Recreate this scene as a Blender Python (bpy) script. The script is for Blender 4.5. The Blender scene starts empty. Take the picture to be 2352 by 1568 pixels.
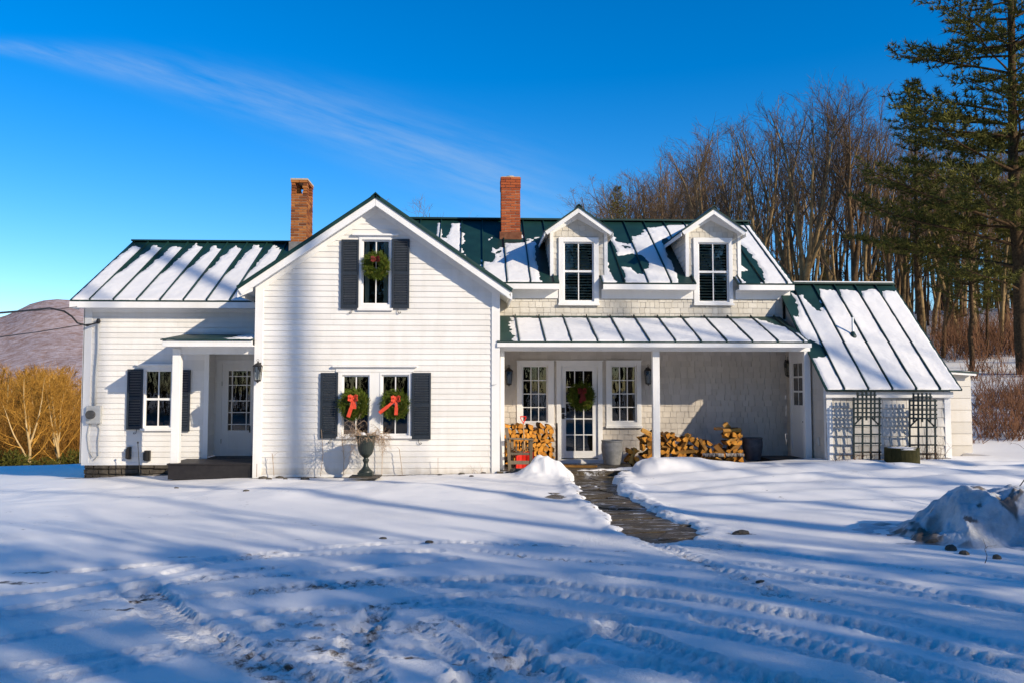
import bpy, math, random
import numpy as np
from mathutils import Vector, Matrix
R = math.radians
scene = bpy.context.scene

# ---------------------------------------------------------------- camera
EYE = 1.75
FPX, CXP, CYP = 1900.0, 1176.0, 784.0          # focal length and centre on a 2352 x 1568 picture
YAW, PITCH = R(2.6), R(3.19)
cd = bpy.data.cameras.new('camera'); cam = bpy.data.objects.new('camera', cd)
scene.collection.objects.link(cam); scene.camera = cam
cam.location = (0, 0, EYE); cam.rotation_euler = (R(90) + PITCH, 0, -YAW)
cd.sensor_width = 36; cd.lens = 36 * FPX / 2352; cd.clip_start = .1; cd.clip_end = 8000

# ---------------------------------------------------------------- world, sun, exposure
SUNDIR = Vector((1.2, -1.0, .70)).normalized()
SUN_EL = math.asin(SUNDIR.z); SUN_ROT = math.atan2(SUNDIR.x, SUNDIR.y)
world = bpy.data.worlds.new('World'); scene.world = world; world.use_nodes = True
wn, wl = world.node_tree.nodes, world.node_tree.links
for n in list(wn): wn.remove(n)
sky = wn.new('ShaderNodeTexSky'); sky.sky_type = 'NISHITA'; sky.sun_disc = False
sky.sun_elevation = SUN_EL; sky.sun_rotation = SUN_ROT
sky.altitude = 400; sky.air_density = 1.0; sky.dust_density = .35; sky.ozone_density = 3.5
hs = wn.new('ShaderNodeHueSaturation'); hs.inputs['Saturation'].default_value = 1.42; hs.inputs['Value'].default_value = 1.85
hs.inputs['Hue'].default_value = .506
wl.new(sky.outputs[0], hs.inputs['Color'])
bg = wn.new('ShaderNodeBackground'); bg.inputs['Strength'].default_value = .094
wo = wn.new('ShaderNodeOutputWorld')
# thin cirrus streak, laid out by direction in the sky
tc = wn.new('ShaderNodeTexCoord'); sx = wn.new('ShaderNodeSeparateXYZ'); wl.new(tc.outputs['Generated'], sx.inputs[0])
def wm(op, a, b=None, c=None, clamp=False):
    n = wn.new('ShaderNodeMath'); n.operation = op; n.use_clamp = clamp
    for i, v in enumerate((a, b, c)):
        if v is None: continue
        if isinstance(v, (int, float)): n.inputs[i].default_value = v
        else: wl.new(v, n.inputs[i])
    return n.outputs[0]
ty = wm('MAXIMUM', sx.outputs[1], .05)
gx = wm('DIVIDE', sx.outputs[0], ty); gz = wm('DIVIDE', sx.outputs[2], ty)
# centre line of the streak: gz = .43 at gx = -.57 falling to .27 at gx = .05
cl = wm('ADD', wm('MULTIPLY', gx, -.275), .278)
cl = wm('ADD', cl, wm('MULTIPLY', wm('POWER', wm('ABSOLUTE', wm('ADD', gx, .25)), 2.0), -.25))
dd = wm('SUBTRACT', gz, cl)
wid = wm('ADD', wm('MULTIPLY', wm('ADD', gx, .6), .065), .006)
g = wm('DIVIDE', dd, wid)
g = wm('POWER', 2.718, wm('MULTIPLY', wm('MULTIPLY', g, g), -1.0))
cmb = wn.new('ShaderNodeCombineXYZ'); wl.new(wm('ADD', gx, wm('MULTIPLY', gz, .6)), cmb.inputs[0]); wl.new(wm('MULTIPLY', wm('ADD', gz, wm('MULTIPLY', gx, .3)), 6.0), cmb.inputs[1])
nz = wn.new('ShaderNodeTexNoise'); nz.inputs['Scale'].default_value = 7; nz.inputs['Detail'].default_value = 8; nz.inputs['Roughness'].default_value = .62
wl.new(cmb.outputs[0], nz.inputs['Vector'])
nn = wm('MULTIPLY', wm('SUBTRACT', nz.outputs[0], .30), 1.9, clamp=True)
fade = wm('MULTIPLY', wm('SUBTRACT', .22, gx), 5.0, clamp=True)
cf = wm('MULTIPLY', wm('MULTIPLY', wm('MULTIPLY', g, nn), .48), fade, clamp=True)
mixc = wn.new('ShaderNodeMixRGB'); wl.new(cf, mixc.inputs[0]); wl.new(hs.outputs[0], mixc.inputs[1]); mixc.inputs[2].default_value = (5.0, 6.2, 7.4, 1)
wl.new(mixc.outputs[0], bg.inputs['Color']); wl.new(bg.outputs[0], wo.inputs[0])

sd = bpy.data.lights.new('sun', 'SUN'); sun = bpy.data.objects.new('sun', sd); scene.collection.objects.link(sun)
sd.energy = 5.0; sd.angle = R(.53); sd.color = (1.0, .88, .70)
sun.rotation_euler = SUNDIR.to_track_quat('Z', 'Y').to_euler(); sun.location = SUNDIR * 60
vs = scene.view_settings; vs.view_transform = 'Standard'; vs.look = 'None'; vs.exposure = .10; vs.gamma = 1

# ---------------------------------------------------------------- helpers
_sp, _cp, _sy, _cy = math.sin(PITCH), math.cos(PITCH), math.sin(YAW), math.cos(YAW)
_F = Vector((_sy * _cp, _cy * _cp, _sp)); _R = Vector((_cy, -_sy, 0)); _U = Vector((-_sy * _sp, -_cy * _sp, _cp))
def ray(px, py): return _F + _R * ((px - CXP) / FPX) + _U * ((CYP - py) / FPX)
def PY(px, py, Y):                     # point of the photograph on the upright plane at distance Y
    d = ray(px, py); t = Y / d.y; return Vector((d.x * t, Y, EYE + d.z * t))
def PX(px, Y, py=900): return PY(px, py, Y).x
def PZ(py, Y, px=1090): return PY(px, py, Y).z
def PG(px, py, z=0.0):                 # point on the ground at height z
    d = ray(px, py); t = (z - EYE) / d.z; return Vector((d.x * t, d.y * t, z))
def sstep(a, b, x):
    t = np.clip((np.asarray(x, float) - a) / (b - a), 0, 1); return t * t * (3 - 2 * t)
def _hash(ix, iy, seed):
    n = (ix.astype(np.int64) * 374761393 + iy.astype(np.int64) * 668265263 + seed * 982451653) & 0x7fffffff
    n = ((n ^ (n >> 13)) * 1274126177) & 0x7fffffff
    return ((n ^ (n >> 16)) & 0xffff) / 65535.0
def vnoise(x, y, seed=0):
    x = np.asarray(x, float); y = np.asarray(y, float)
    ix, iy = np.floor(x), np.floor(y); fx, fy = x - ix, y - iy
    fx = fx * fx * (3 - 2 * fx); fy = fy * fy * (3 - 2 * fy)
    a, b, c, d = _hash(ix, iy, seed), _hash(ix + 1, iy, seed), _hash(ix, iy + 1, seed), _hash(ix + 1, iy + 1, seed)
    return (a * (1 - fx) + b * fx) * (1 - fy) + (c * (1 - fx) + d * fx) * fy - .5
def fbm(x, y, seed=0, o=4):
    s = 0; a = 1
    for k in range(o): s = s + a * vnoise(x * 2 ** k + 13.7 * k, y * 2 ** k - 7.1 * k, seed + k); a *= .5
    return s

col = scene.collection
def tag(o, label=None, cat=None, group=None, kind=None):
    for k, v in (('label', label), ('category', cat), ('group', group), ('kind', kind)):
        if v: o[k] = v
    return o
def empty(name, loc=(0, 0, 0), rz=0, label=None, cat=None, group=None):
    o = bpy.data.objects.new(name, None); col.objects.link(o); o.location = loc; o.rotation_euler = (0, 0, rz)
    o.empty_display_size = .2
    return tag(o, label, cat, group)
def children(o): return [c for c in bpy.data.objects if c.parent == o]
def copy_tree(o, parent=None):
    c = o.copy(); col.objects.link(c); c.parent = parent
    for ch in KIDS.get(o.name, []): 
        k = copy_tree(ch, c)
    return c
KIDS = {}
def root_loc(o):
    v = Vector((0, 0, 0))
    while o: v += o.location; o = o.parent
    return v

class MB:
    def __init__(s, seed=1): s.v = []; s.f = []; s.r = []; s.m = []; s.rng = random.Random(seed); s.cur = 0
    def face(s, idx, r=None): s.f.append(idx); s.r.append(s.rng.random() if r is None else r); s.m.append(s.cur)
    def quad(s, a, b, c, d, r=None):
        n = len(s.v); s.v += [tuple(a), tuple(b), tuple(c), tuple(d)]; s.face((n, n + 1, n + 2, n + 3), r)
    def tri(s, a, b, c, r=None):
        n = len(s.v); s.v += [tuple(a), tuple(b), tuple(c)]; s.face((n, n + 1, n + 2), r)
    def hexa(s, p, r=None):            # 8 corners: bottom 0-3, top 4-7
        n = len(s.v); s.v += [tuple(q) for q in p]; r = s.rng.random() if r is None else r
        for q in ((0, 3, 2, 1), (4, 5, 6, 7), (0, 1, 5, 4), (1, 2, 6, 5), (2, 3, 7, 6), (3, 0, 4, 7)): s.face(tuple(n + i for i in q), r)
    def box(s, x0, x1, y0, y1, z0, z1, r=None):
        x0, x1 = min(x0, x1), max(x0, x1); y0, y1 = min(y0, y1), max(y0, y1); z0, z1 = min(z0, z1), max(z0, z1)
        s.hexa([(x0, y0, z0), (x1, y0, z0), (x1, y1, z0), (x0, y1, z0), (x0, y0, z1), (x1, y0, z1), (x1, y1, z1), (x0, y1, z1)], r)
    def prism(s, poly, fn, a, b, r=None):   # polygon extruded; fn(p, t) -> 3D
        n = len(s.v); k = len(poly); r = s.rng.random() if r is None else r
        s.v += [tuple(fn(p, a)) for p in poly] + [tuple(fn(p, b)) for p in poly]
        s.face(tuple(range(n, n + k)), r); s.face(tuple(range(n + 2 * k - 1, n + k - 1, -1)), r)
        for i in range(k): j = (i + 1) % k; s.face((n + i, n + j, n + k + j, n + k + i), r)
    def bar(s, a, b, w, h, up=(0, 0, 1), r=None):   # box section between two points
        a, b = Vector(a), Vector(b); d = (b - a).normalized(); u = Vector(up)
        if abs(d.dot(u)) > .98: u = Vector((0, 1, 0))
        x = d.cross(u).normalized(); y = x.cross(d).normalized()
        P = [q + x * i * w / 2 + y * j * h / 2 for q in (a, b) for i, j in ((-1, -1), (1, -1), (1, 1), (-1, 1))]
        s.hexa(P, r)
    def tube(s, pts, rad, n=6, cap=True, r=None):
        pts = [Vector(p) for p in pts]; k = len(pts); rad = rad if hasattr(rad, '__len__') else [rad] * k
        r = s.rng.random() if r is None else r
        d0 = (pts[1] - pts[0]).normalized(); ref = Vector((0, 0, 1)) if abs(d0.z) < .9 else Vector((1, 0, 0))
        x = d0.cross(ref).normalized(); base = len(s.v)
        for i, p in enumerate(pts):
            d = (pts[min(i + 1, k - 1)] - pts[max(i - 1, 0)]).normalized()
            x = (x - d * x.dot(d)).normalized(); y = d.cross(x)
            for j in range(n):
                a = 2 * math.pi * j / n; q = p + (x * math.cos(a) + y * math.sin(a)) * rad[i]; s.v.append((q.x, q.y, q.z))
        for i in range(k - 1):
            for j in range(n):
                j2 = (j + 1) % n; s.face((base + i * n + j, base + i * n + j2, base + (i + 1) * n + j2, base + (i + 1) * n + j), r)
        if cap and n > 2:
            s.face(tuple(base + j for j in range(n - 1, -1, -1)), r); s.face(tuple(base + (k - 1) * n + j for j in range(n)), r)
    def lathe(s, prof, n=20, c=(0, 0, 0), ph=0, r=None):
        base = len(s.v); r = s.rng.random() if r is None else r
        for (rr, z) in prof:
            for j in range(n):
                a = 2 * math.pi * j / n + ph; s.v.append((c[0] + rr * math.cos(a), c[1] + rr * math.sin(a), c[2] + z))
        for i in range(len(prof) - 1):
            for j in range(n):
                j2 = (j + 1) % n; s.face((base + i * n + j, base + i * n + j2, base + (i + 1) * n + j2, base + (i + 1) * n + j), r)
        s.face(tuple(base + j for j in range(n - 1, -1, -1)), r); s.face(tuple(base + (len(prof) - 1) * n + j for j in range(n)), r)
    def build(s, name, mat, parent=None, world=True, smooth=False, bevel=0, label=None):
        me = bpy.data.meshes.new(name)
        off = root_loc(parent) if (parent is not None and world) else Vector((0, 0, 0))
        v = s.v if off.length == 0 else [(a - off.x, b - off.y, c - off.z) for a, b, c in s.v]
        me.from_pydata(v, [], s.f)
        for m in (mat if isinstance(mat, (list, tuple)) else [mat]): me.materials.append(m)
        if any(s.m): me.polygons.foreach_set('material_index', s.m)
        at = me.attributes.new('rnd', 'FLOAT', 'FACE'); at.data.foreach_set('value', s.r)
        if smooth: me.polygons.foreach_set('use_smooth', [True] * len(s.f))
        me.update()
        o = bpy.data.objects.new(name, me); col.objects.link(o); o.parent = parent
        if parent is not None: KIDS.setdefault(parent.name, []).append(o)
        if bevel:
            b = o.modifiers.new('bevel', 'BEVEL'); b.width = bevel; b.segments = 2; b.limit_method = 'ANGLE'; b.angle_limit = R(40)
        if label: o['label'] = label
        return o

def np_mesh(name, V, F, mat, parent=None, smooth=True, attrs=None):
    me = bpy.data.meshes.new(name); V = np.asarray(V, np.float32); F = np.asarray(F, np.int32)
    off = root_loc(parent) if parent is not None else Vector((0, 0, 0)); V = V - np.array(off[:], np.float32)
    me.vertices.add(len(V)); me.vertices.foreach_set('co', V.ravel())
    me.loops.add(F.size); me.loops.foreach_set('vertex_index', F.ravel())
    me.polygons.add(len(F)); me.polygons.foreach_set('loop_start', np.arange(0, F.size, F.shape[1], dtype=np.int32))
    try: me.polygons.foreach_set('loop_total', np.full(len(F), F.shape[1], dtype=np.int32))
    except Exception: pass
    me.polygons.foreach_set('use_smooth', np.full(len(F), smooth))
    me.update(calc_edges=True); me.validate()
    for k, a in (attrs or {}).items():
        at = me.attributes.new(k, 'FLOAT', 'POINT'); at.data.foreach_set('value', np.asarray(a, np.float32).ravel())
    me.materials.append(mat)
    o = bpy.data.objects.new(name, me); col.objects.link(o); o.parent = parent
    if parent is not None: KIDS.setdefault(parent.name, []).append(o)
    return o
def grid_faces(nx, ny, keep=None):
    i, j = np.meshgrid(np.arange(nx - 1), np.arange(ny - 1)); a = (j * nx + i).ravel()
    F = np.stack([a, a + 1, a + nx + 1, a + nx], 1)
    if keep is not None: k = keep.ravel(); F = F[k[F].any(1)]
    return F

# ---------------------------------------------------------------- materials
class NT:
    def __init__(s, name, rough=.6, spec=.4):
        s.mat = bpy.data.materials.new(name); s.mat.use_nodes = True; s.n = s.mat.node_tree.nodes; s.l = s.mat.node_tree.links
        s.b = s.n['Principled BSDF']; s.b.inputs['Roughness'].default_value = rough; s.b.inputs['Specular IOR Level'].default_value = spec
        s.tc = s.n.new('ShaderNodeTexCoord').outputs['Object']
    def math(s, op, a, b=None, clamp=False):
        n = s.n.new('ShaderNodeMath'); n.operation = op; n.use_clamp = clamp
        for i, v in enumerate((a, b)):
            if v is None: continue
            if isinstance(v, (int, float)): n.inputs[i].default_value = v
            else: s.l.new(v, n.inputs[i])
        return n.outputs[0]
    def noise(s, scale, detail=4, stretch=None, rough=.55, dist=0):
        n = s.n.new('ShaderNodeTexNoise'); n.inputs['Scale'].default_value = scale; n.inputs['Detail'].default_value = detail
        n.inputs['Roughness'].default_value = rough; n.inputs['Distortion'].default_value = dist
        if stretch:
            m = s.n.new('ShaderNodeMapping'); m.inputs['Scale'].default_value = stretch; s.l.new(s.tc, m.inputs[0]); s.l.new(m.outputs[0], n.inputs['Vector'])
        else: s.l.new(s.tc, n.inputs['Vector'])
        return n.outputs[0]
    def attr(s, name='rnd'):
        n = s.n.new('ShaderNodeAttribute'); n.attribute_name = name; return n.outputs['Fac']
    def ramp(s, fac, stops):
        n = s.n.new('ShaderNodeValToRGB'); cr = n.color_ramp
        while len(cr.elements) < len(stops): cr.elements.new(.5)
        for e, (p, c) in zip(cr.elements, stops): e.position = p; e.color = (*c, 1) if len(c) == 3 else c
        s.l.new(fac, n.inputs[0]); return n.outputs[0]
    def mix(s, fac, a, b, mode='MIX'):
        n = s.n.new('ShaderNodeMixRGB'); n.blend_type = mode
        for i, v in enumerate((fac, a, b)):
            if isinstance(v, (int, float)): n.inputs[i].default_value = v
            elif isinstance(v, tuple): n.inputs[i].default_value = (*v, 1)
            else: s.l.new(v, n.inputs[i])
        return n.outputs[0]
    def color(s, c):
        if isinstance(c, tuple): s.b.inputs['Base Color'].default_value = (*c, 1)
        else: s.l.new(c, s.b.inputs['Base Color'])
        return s
    def bump(s, h, strength=.3, dist=.01):
        n = s.n.new('ShaderNodeBump'); n.inputs['Strength'].default_value = strength; n.inputs['Distance'].default_value = dist
        s.l.new(h, n.inputs['Height']); s.l.new(n.outputs[0], s.b.inputs['Normal']); return s
M = {}
def simple(name, c1, c2, scale=8, rough=.6, spec=.4, stretch=None, bump=0, bd=.004, metal=0, rnd=0):
    t = NT(name, rough, spec); n = t.noise(scale, 5, stretch)
    c = t.ramp(n, [(.3, c1), (.7, c2)])
    if rnd: c = t.mix(rnd, c, t.ramp(t.attr(), [(0, tuple(x * .45 for x in c1)), (1, tuple(min(1, x * 1.5) for x in c2))]))
    t.color(c)
    if bump: t.bump(t.noise(scale * 3, 4, stretch), bump, bd)
    t.b.inputs['Metallic'].default_value = metal
    M[name] = t.mat; return t.mat
# white paint: faintly weathered, warm, board to board variation
def paint(name, base, dirt, amt=.25, rnd=.12):
    t = NT(name, .5, .3)
    big = t.noise(1.1, 5); streak = t.noise(5, 4, (1, 1, .18)); fine = t.noise(38, 3, (1, 1, .5))
    f = t.math('MULTIPLY', t.math('SUBTRACT', t.math('ADD', big, streak), .92), 2.6 * amt, clamp=True)
    c = t.mix(f, base, dirt)
    c = t.mix(t.math('MULTIPLY', t.attr(), rnd), c, tuple(x * .62 for x in dirt))
    if name == 'white_clapboard':
        sp = t.n.new('ShaderNodeSeparateXYZ'); t.l.new(t.tc, sp.inputs[0]); low = t.math('MULTIPLY', t.math('SUBTRACT', .32, t.math('ADD', sp.outputs[2], t.math('MULTIPLY', t.noise(7, 5, (1, 1, .3)), .35))), 4.0, clamp=True)
        c = t.mix(t.math('MULTIPLY', low, .7), c, (.44, .36, .25))
    t.color(c); t.bump(fine, .15, .003); M[name] = t.mat
paint('white_clapboard', (.82, .785, .73), (.58, .54, .46), .35, .16)
paint('white_trim', (.82, .80, .765), (.64, .60, .52), .3, .05)
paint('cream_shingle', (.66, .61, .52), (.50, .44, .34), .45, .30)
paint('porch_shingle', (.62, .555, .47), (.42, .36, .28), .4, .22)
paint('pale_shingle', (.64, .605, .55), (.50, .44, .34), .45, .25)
simple('green_metal', (.005, .026, .022), (.009, .042, .034), 3, .5, .4)
simple('dark_shutter', (.016, .022, .030), (.024, .032, .042), 20, .5, .4, bump=.1)
simple('black_iron', (.012, .011, .010), (.022, .019, .016), 20, .45, .5)
simple('bark_dark', (.030, .018, .010), (.11, .068, .035), 14, .95, .1, bump=.6)
simple('deck_paint', (.014, .012, .013), (.03, .026, .026), 10, .55, .4, rnd=.3)
simple('unlit_room', (.012, .011, .010), (.02, .018, .016), 4, .9, .1)  # near-black colour stands in for the darkness of unlit rooms
simple('blind', (.66, .60, .38), (.80, .74, .50), 5, .6)
simple('curtain', (.55, .56, .42), (.7, .7, .55), 5, .8)
simple('planter_grey', (.20, .195, .18), (.29, .28, .26), 12, .8, .2, bump=.2)
simple('planter_dark', (.05, .052, .06), (.09, .092, .10), 12, .7, .3)
simple('urn_iron', (.014, .020, .016), (.030, .038, .030), 25, .45, .5, bump=.15)
simple('red_plastic', (.62, .018, .008), (.75, .03, .012), 6, .35, .5)
simple('shovel_wood', (.42, .26, .12), (.52, .34, .18), 8, .6, stretch=(8, 8, 1))
simple('grey_wood', (.11, .085, .055), (.22, .17, .115), 9, .85, .15, stretch=(6, 6, 1.2), bump=.5, rnd=.35)
simple('teal_metal', (.004, .014, .017), (.008, .022, .026), 12, .5, .3)
simple('stone', (.05, .042, .034), (.13, .11, .085), 6, .9, .2, bump=.8, bd=.02)
simple('mossy_wood', (.022, .022, .007), (.055, .048, .018), 9, .9, .15, stretch=(5, 5, 1), bump=.5)
simple('wreath_green', (.030, .050, .005), (.13, .17, .018), 30, .7, .2, rnd=.55)
simple('bow_red', (.62, .05, .022), (.75, .10, .05), 40, .7, .2)
simple('bow_dark', (.09, .008, .006), (.16, .02, .015), 40, .7, .2)
simple('dry_twig', (.30, .20, .12), (.50, .36, .24), 20, .9, .1, rnd=.5)
simple('meter_grey', (.50, .49, .45), (.58, .57, .53), 6, .5, .4)
simple('meter_glass', (.05, .05, .045), (.12, .11, .1), 6, .15, .6)
simple('cable_black', (.01, .01, .012), (.02, .02, .022), 6, .6)
simple('lead_flashing', (.12, .115, .11), (.2, .19, .18), 10, .6, .4)
simple('rust_flashing', (.14, .045, .022), (.24, .10, .05), 10, .8, .2)
simple('pipe_white', (.7, .72, .7), (.78, .8, .78), 6, .4)
simple('mortar', (.42, .32, .22), (.55, .44, .31), 20, .95, .1)
simple('pine_needle', (.026, .036, .010), (.16, .145, .028), .7, .8, .15, rnd=.5)
simple('pine_gold', (.10, .085, .012), (.20, .16, .03), .8, .8, .15, rnd=.5)
simple('bark_grey_sunlit', (.085, .055, .026), (.34, .23, .11), 3, .95, .1, rnd=.35, bump=.4)  # grey bark, its yellow tint painted in for golden sunlight
simple('bark_brown', (.050, .031, .017), (.19, .118, .06), 3, .95, .1, rnd=.35, bump=.4)
simple('twig_red', (.095, .055, .032), (.25, .155, .085), 1, .95, .1, rnd=.4)
simple('twig_grey', (.050, .034, .022), (.16, .11, .07), 1, .95, .1, rnd=.4)
simple('bark_sunlit_gold', (.42, .27, .11), (.62, .44, .21), 2, .95, .1, rnd=.3)  # warm sunlight put into the bark colour
simple('twig_sunlit_gold', (.28, .125, .018), (.52, .27, .05), 1, .95, .1, rnd=.5)  # twigs tinted with the same warm sunlight
simple('brush_gold', (.09, .036, .008), (.26, .12, .022), 1, .95, .1, rnd=.5)
simple('shrub_green', (.03, .035, .006), (.11, .10, .018), 1, .9, .1, rnd=.5)
simple('brush_red', (.09, .04, .022), (.2, .10, .055), 1, .95, .1, rnd=.5)
simple('leaf_litter', (.10, .045, .018), (.22, .11, .05), 3, .95, .1, rnd=.4)
# bricks
t = NT('brick_orange', .85, .2); c = t.ramp(t.attr(), [(0, (.13, .035, .014)), (.45, (.33, .095, .025)), (1, (.52, .20, .05))])
t.color(t.mix(t.math('MULTIPLY', t.noise(25, 5), .5), c, (.16, .07, .03))); t.bump(t.noise(60, 4), .5, .004); M['brick_orange'] = t.mat
t = NT('brick_red', .85, .2); c = t.ramp(t.attr(), [(0, (.27, .055, .018)), (.5, (.40, .085, .025)), (1, (.50, .13, .04))])
t.color(t.mix(t.math('MULTIPLY', t.noise(25, 5), .35), c, (.2, .06, .03))); t.bump(t.noise(60, 4), .5, .004); M['brick_red'] = t.mat
# cut wood ends and bark sides
t = NT('log_end', .85, .15); c = t.ramp(t.noise(16, 5, (1, .2, 1)), [(.28, (.56, .19, .022)), (.72, (.90, .44, .075))])
oi = t.n.new('ShaderNodeObjectInfo').outputs['Random']
t.color(t.mix(t.math('MULTIPLY', oi, .5), c, (.26, .085, .016))); t.bump(t.noise(70, 3), .5, .004); M['log_end'] = t.mat
t = NT('log_split', .9, .1); c = t.ramp(t.noise(7, 5, (1, .15, 1)), [(.25, (.34, .15, .032)), (.75, (.62, .34, .09))]); oi = t.n.new('ShaderNodeObjectInfo').outputs['Random']
t.color(t.mix(t.math('MULTIPLY', oi, .6), c, (.20, .085, .025))); t.bump(t.noise(40, 3, (1, .1, 1)), .6, .006); M['log_split'] = t.mat
t = NT('birch_bark', .8, .2); t.color(t.ramp(t.noise(9, 5, (.6, 3, .6)), [(.38, (.03, .025, .022)), (.55, (.34, .30, .27))])); M['birch_bark'] = t.mat
# thin window glass
m = bpy.data.materials.new('window_glass'); m.use_nodes = True; n_, l_ = m.node_tree.nodes, m.node_tree.links; n_.clear()
o_ = n_.new('ShaderNodeOutputMaterial'); tr = n_.new('ShaderNodeBsdfTransparent'); gl = n_.new('ShaderNodeBsdfGlossy'); fr = n_.new('ShaderNodeFresnel'); mx = n_.new('ShaderNodeMixShader')
tr.inputs[0].default_value = (.72, .75, .74, 1); gl.inputs['Roughness'].default_value = .015; fr.inputs['IOR'].default_value = 1.75
nb = n_.new('ShaderNodeTexNoise'); nb.inputs['Scale'].default_value = 2.3; bb = n_.new('ShaderNodeBump'); bb.inputs['Strength'].default_value = .06; bb.inputs['Distance'].default_value = .05
l_.new(nb.outputs[0], bb.inputs['Height']); l_.new(bb.outputs[0], gl.inputs['Normal'])
l_.new(fr.outputs[0], mx.inputs[0]); l_.new(tr.outputs[0], mx.inputs[1]); l_.new(gl.outputs[0], mx.inputs[2]); l_.new(mx.outputs[0], o_.inputs[0]); M['window_glass'] = m
# snow
t = NT('snow_ground', .55, .25)
pos = t.n.new('ShaderNodeNewGeometry').outputs['Position']; t.tc = pos
dirt = t.attr('dirt'); big = t.noise(.7, 5); c = t.mix(t.math('MULTIPLY', big, .35), (.87, .835, .785), (.75, .725, .695))
grain = t.noise(9, 6, rough=.7)
df = t.math('MULTIPLY', t.math('SUBTRACT', t.math('ADD', dirt, grain), 1.0), 6.0, clamp=True)
df = t.math('MULTIPLY', df, t.math('MULTIPLY', dirt, 3.0, clamp=True))
c = t.mix(df, c, t.ramp(t.noise(14, 3), [(.35, (.055, .035, .020)), (.7, (.16, .11, .065))]))
t.color(c)
rg = t.attr('rough'); hh = t.math('ADD', t.math('MULTIPLY', t.noise(34, 5, rough=.7), t.math('ADD', t.math('MULTIPLY', rg, 1.7), .22)), t.math('MULTIPLY', t.noise(120, 2), .10))
t.bump(hh, .55, .035); M['snow_ground'] = t.mat
t = NT('snow_soft', .6, .2); t.color(t.mix(t.noise(2.5, 5), (.82, .79, .75), (.70, .68, .655))); t.bump(t.noise(12, 5), .3, .02); M['snow_soft'] = t.mat
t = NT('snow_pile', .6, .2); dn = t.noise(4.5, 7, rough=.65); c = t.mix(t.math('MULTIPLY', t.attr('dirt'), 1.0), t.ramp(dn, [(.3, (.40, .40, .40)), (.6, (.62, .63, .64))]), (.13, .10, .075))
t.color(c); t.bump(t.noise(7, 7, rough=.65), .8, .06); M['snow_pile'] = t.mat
# wet flagstone path
t = NT('flagstone', .42, .4)
st = t.noise(6, 7, (.8, 1.1, 1), .7); c = t.ramp(st, [(.3, (.020, .013, .006)), (.55, (.085, .058, .026)), (.8, (.19, .14, .065))])
snw = t.noise(3.6, 9, (.7, 2.0, 1), .76, 1.0); sf = t.math('MULTIPLY', t.math('SUBTRACT', snw, .535), 9, clamp=True)
t.color(t.mix(t.math('MULTIPLY', t.attr(), .4), c, (.035, .028, .02))); t.color(t.mix(sf, t.mix(t.math('MULTIPLY', t.attr(), .4), c, (.035, .028, .02)), (.74, .76, .80)))
t.bump(t.noise(14, 6, (.5, 1.4, 1), .7), .9, .05); M['flagstone'] = t.mat
# mountain: bare woods over snow, with pale haze put into the colour
t = NT('hazy_hill_wood', 1, 0)
a_ = t.noise(.006, 6, rough=.6); b_ = t.noise(.10, 8, rough=.75)
t.color(t.mix(t.ramp(b_, [(.38, (0, 0, 0)), (.62, (1, 1, 1))]), t.ramp(a_, [(.35, (.25, .145, .11)), (.65, (.36, .23, .18))]), (.52, .42, .41)))
t.bump(b_, .5, 8); M['hazy_hill_wood'] = t.mat

# shade trees: (offset across the sun's direction, base and shadow tip along it, kind, turn, width)
SHADES = [(10.75, -24, 58, 'c', 0.3, .52), (8.7, -26, 48, 'c', 1.1, .42), (18.5, -26, 24, 'b', 2.5, 1.1), (17.0, -30, 24, 'b', 0.9, 1.0), (14.9, -28, 19, 'b', 3.9, 1.0), (12.9, -26, 17, 'b', 2.0, 1.0), (7.4, -26, 18, 'b', 1.0, 1.0), (1.8, -17.7, 16.8, 'a', 4.0, 1.29), (2.35, -18.4, 14.7, 'b', 4.9, 1.61), (3.14, -17.1, 15.2, 'a', 0.9, 1.46), (3.76, -14.7, 12.2, 'b', 4.9, 1.24), (4.58, -18.6, 12.5, 'a', 5.1, 1.21), (5.16, -14.6, 12.2, 'b', 0.5, 1.79), (6.09, -20.2, 10.8, 'a', 0.8, 1.39), (6.89, -19.9, 10.8, 'b', 0.3, 1.3), (7.76, -18.2, 8.7, 'a', 3.6, 1.49), (8.47, -20.8, 9.0, 'b', 5.8, 1.79), (9.28, -18.5, 6.7, 'a', 4.1, 1.6), (9.88, -19.4, 6.0, 'b', 3.1, 1.69), (10.63, -20.8, 6.8, 'a', 2.6, 1.51), (11.27, -18.0, 4.4, 'b', 4.6, 1.26), (12.04, -19.8, 4.6, 'a', 0.2, 1.37), (12.72, -16.5, 1.4, 'b', 2.8, 1.33), (13.39, -17.7, 4.0, 'a', 2.9, 1.77), (14.0, -14.5, 1.0, 'b', 1.1, 1.65), (1.4, -16.0, 11.7, 'p', 4.6, 1.3), (2.6, -14.9, 9.7, 'p', 0.2, 1.39), (3.8, -11.6, 10.4, 'p', 3.0, 1.21), (5.0, -14.5, 8.5, 'p', 5.0, 1.39), (6.2, -15.0, 6.5, 'p', 2.9, 1.39), (7.5, -14.8, 5.9, 'p', 5.4, 1.25), (8.8, -14.7, 4.2, 'p', 1.7, 1.48), (10.2, -13.7, 2.1, 'p', 4.2, 1.26), (11.6, -14.7, -0.6, 'p', 4.1, 1.41), (13.0, -15.4, -0.8, 'p', 2.5, 1.27)]

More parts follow.
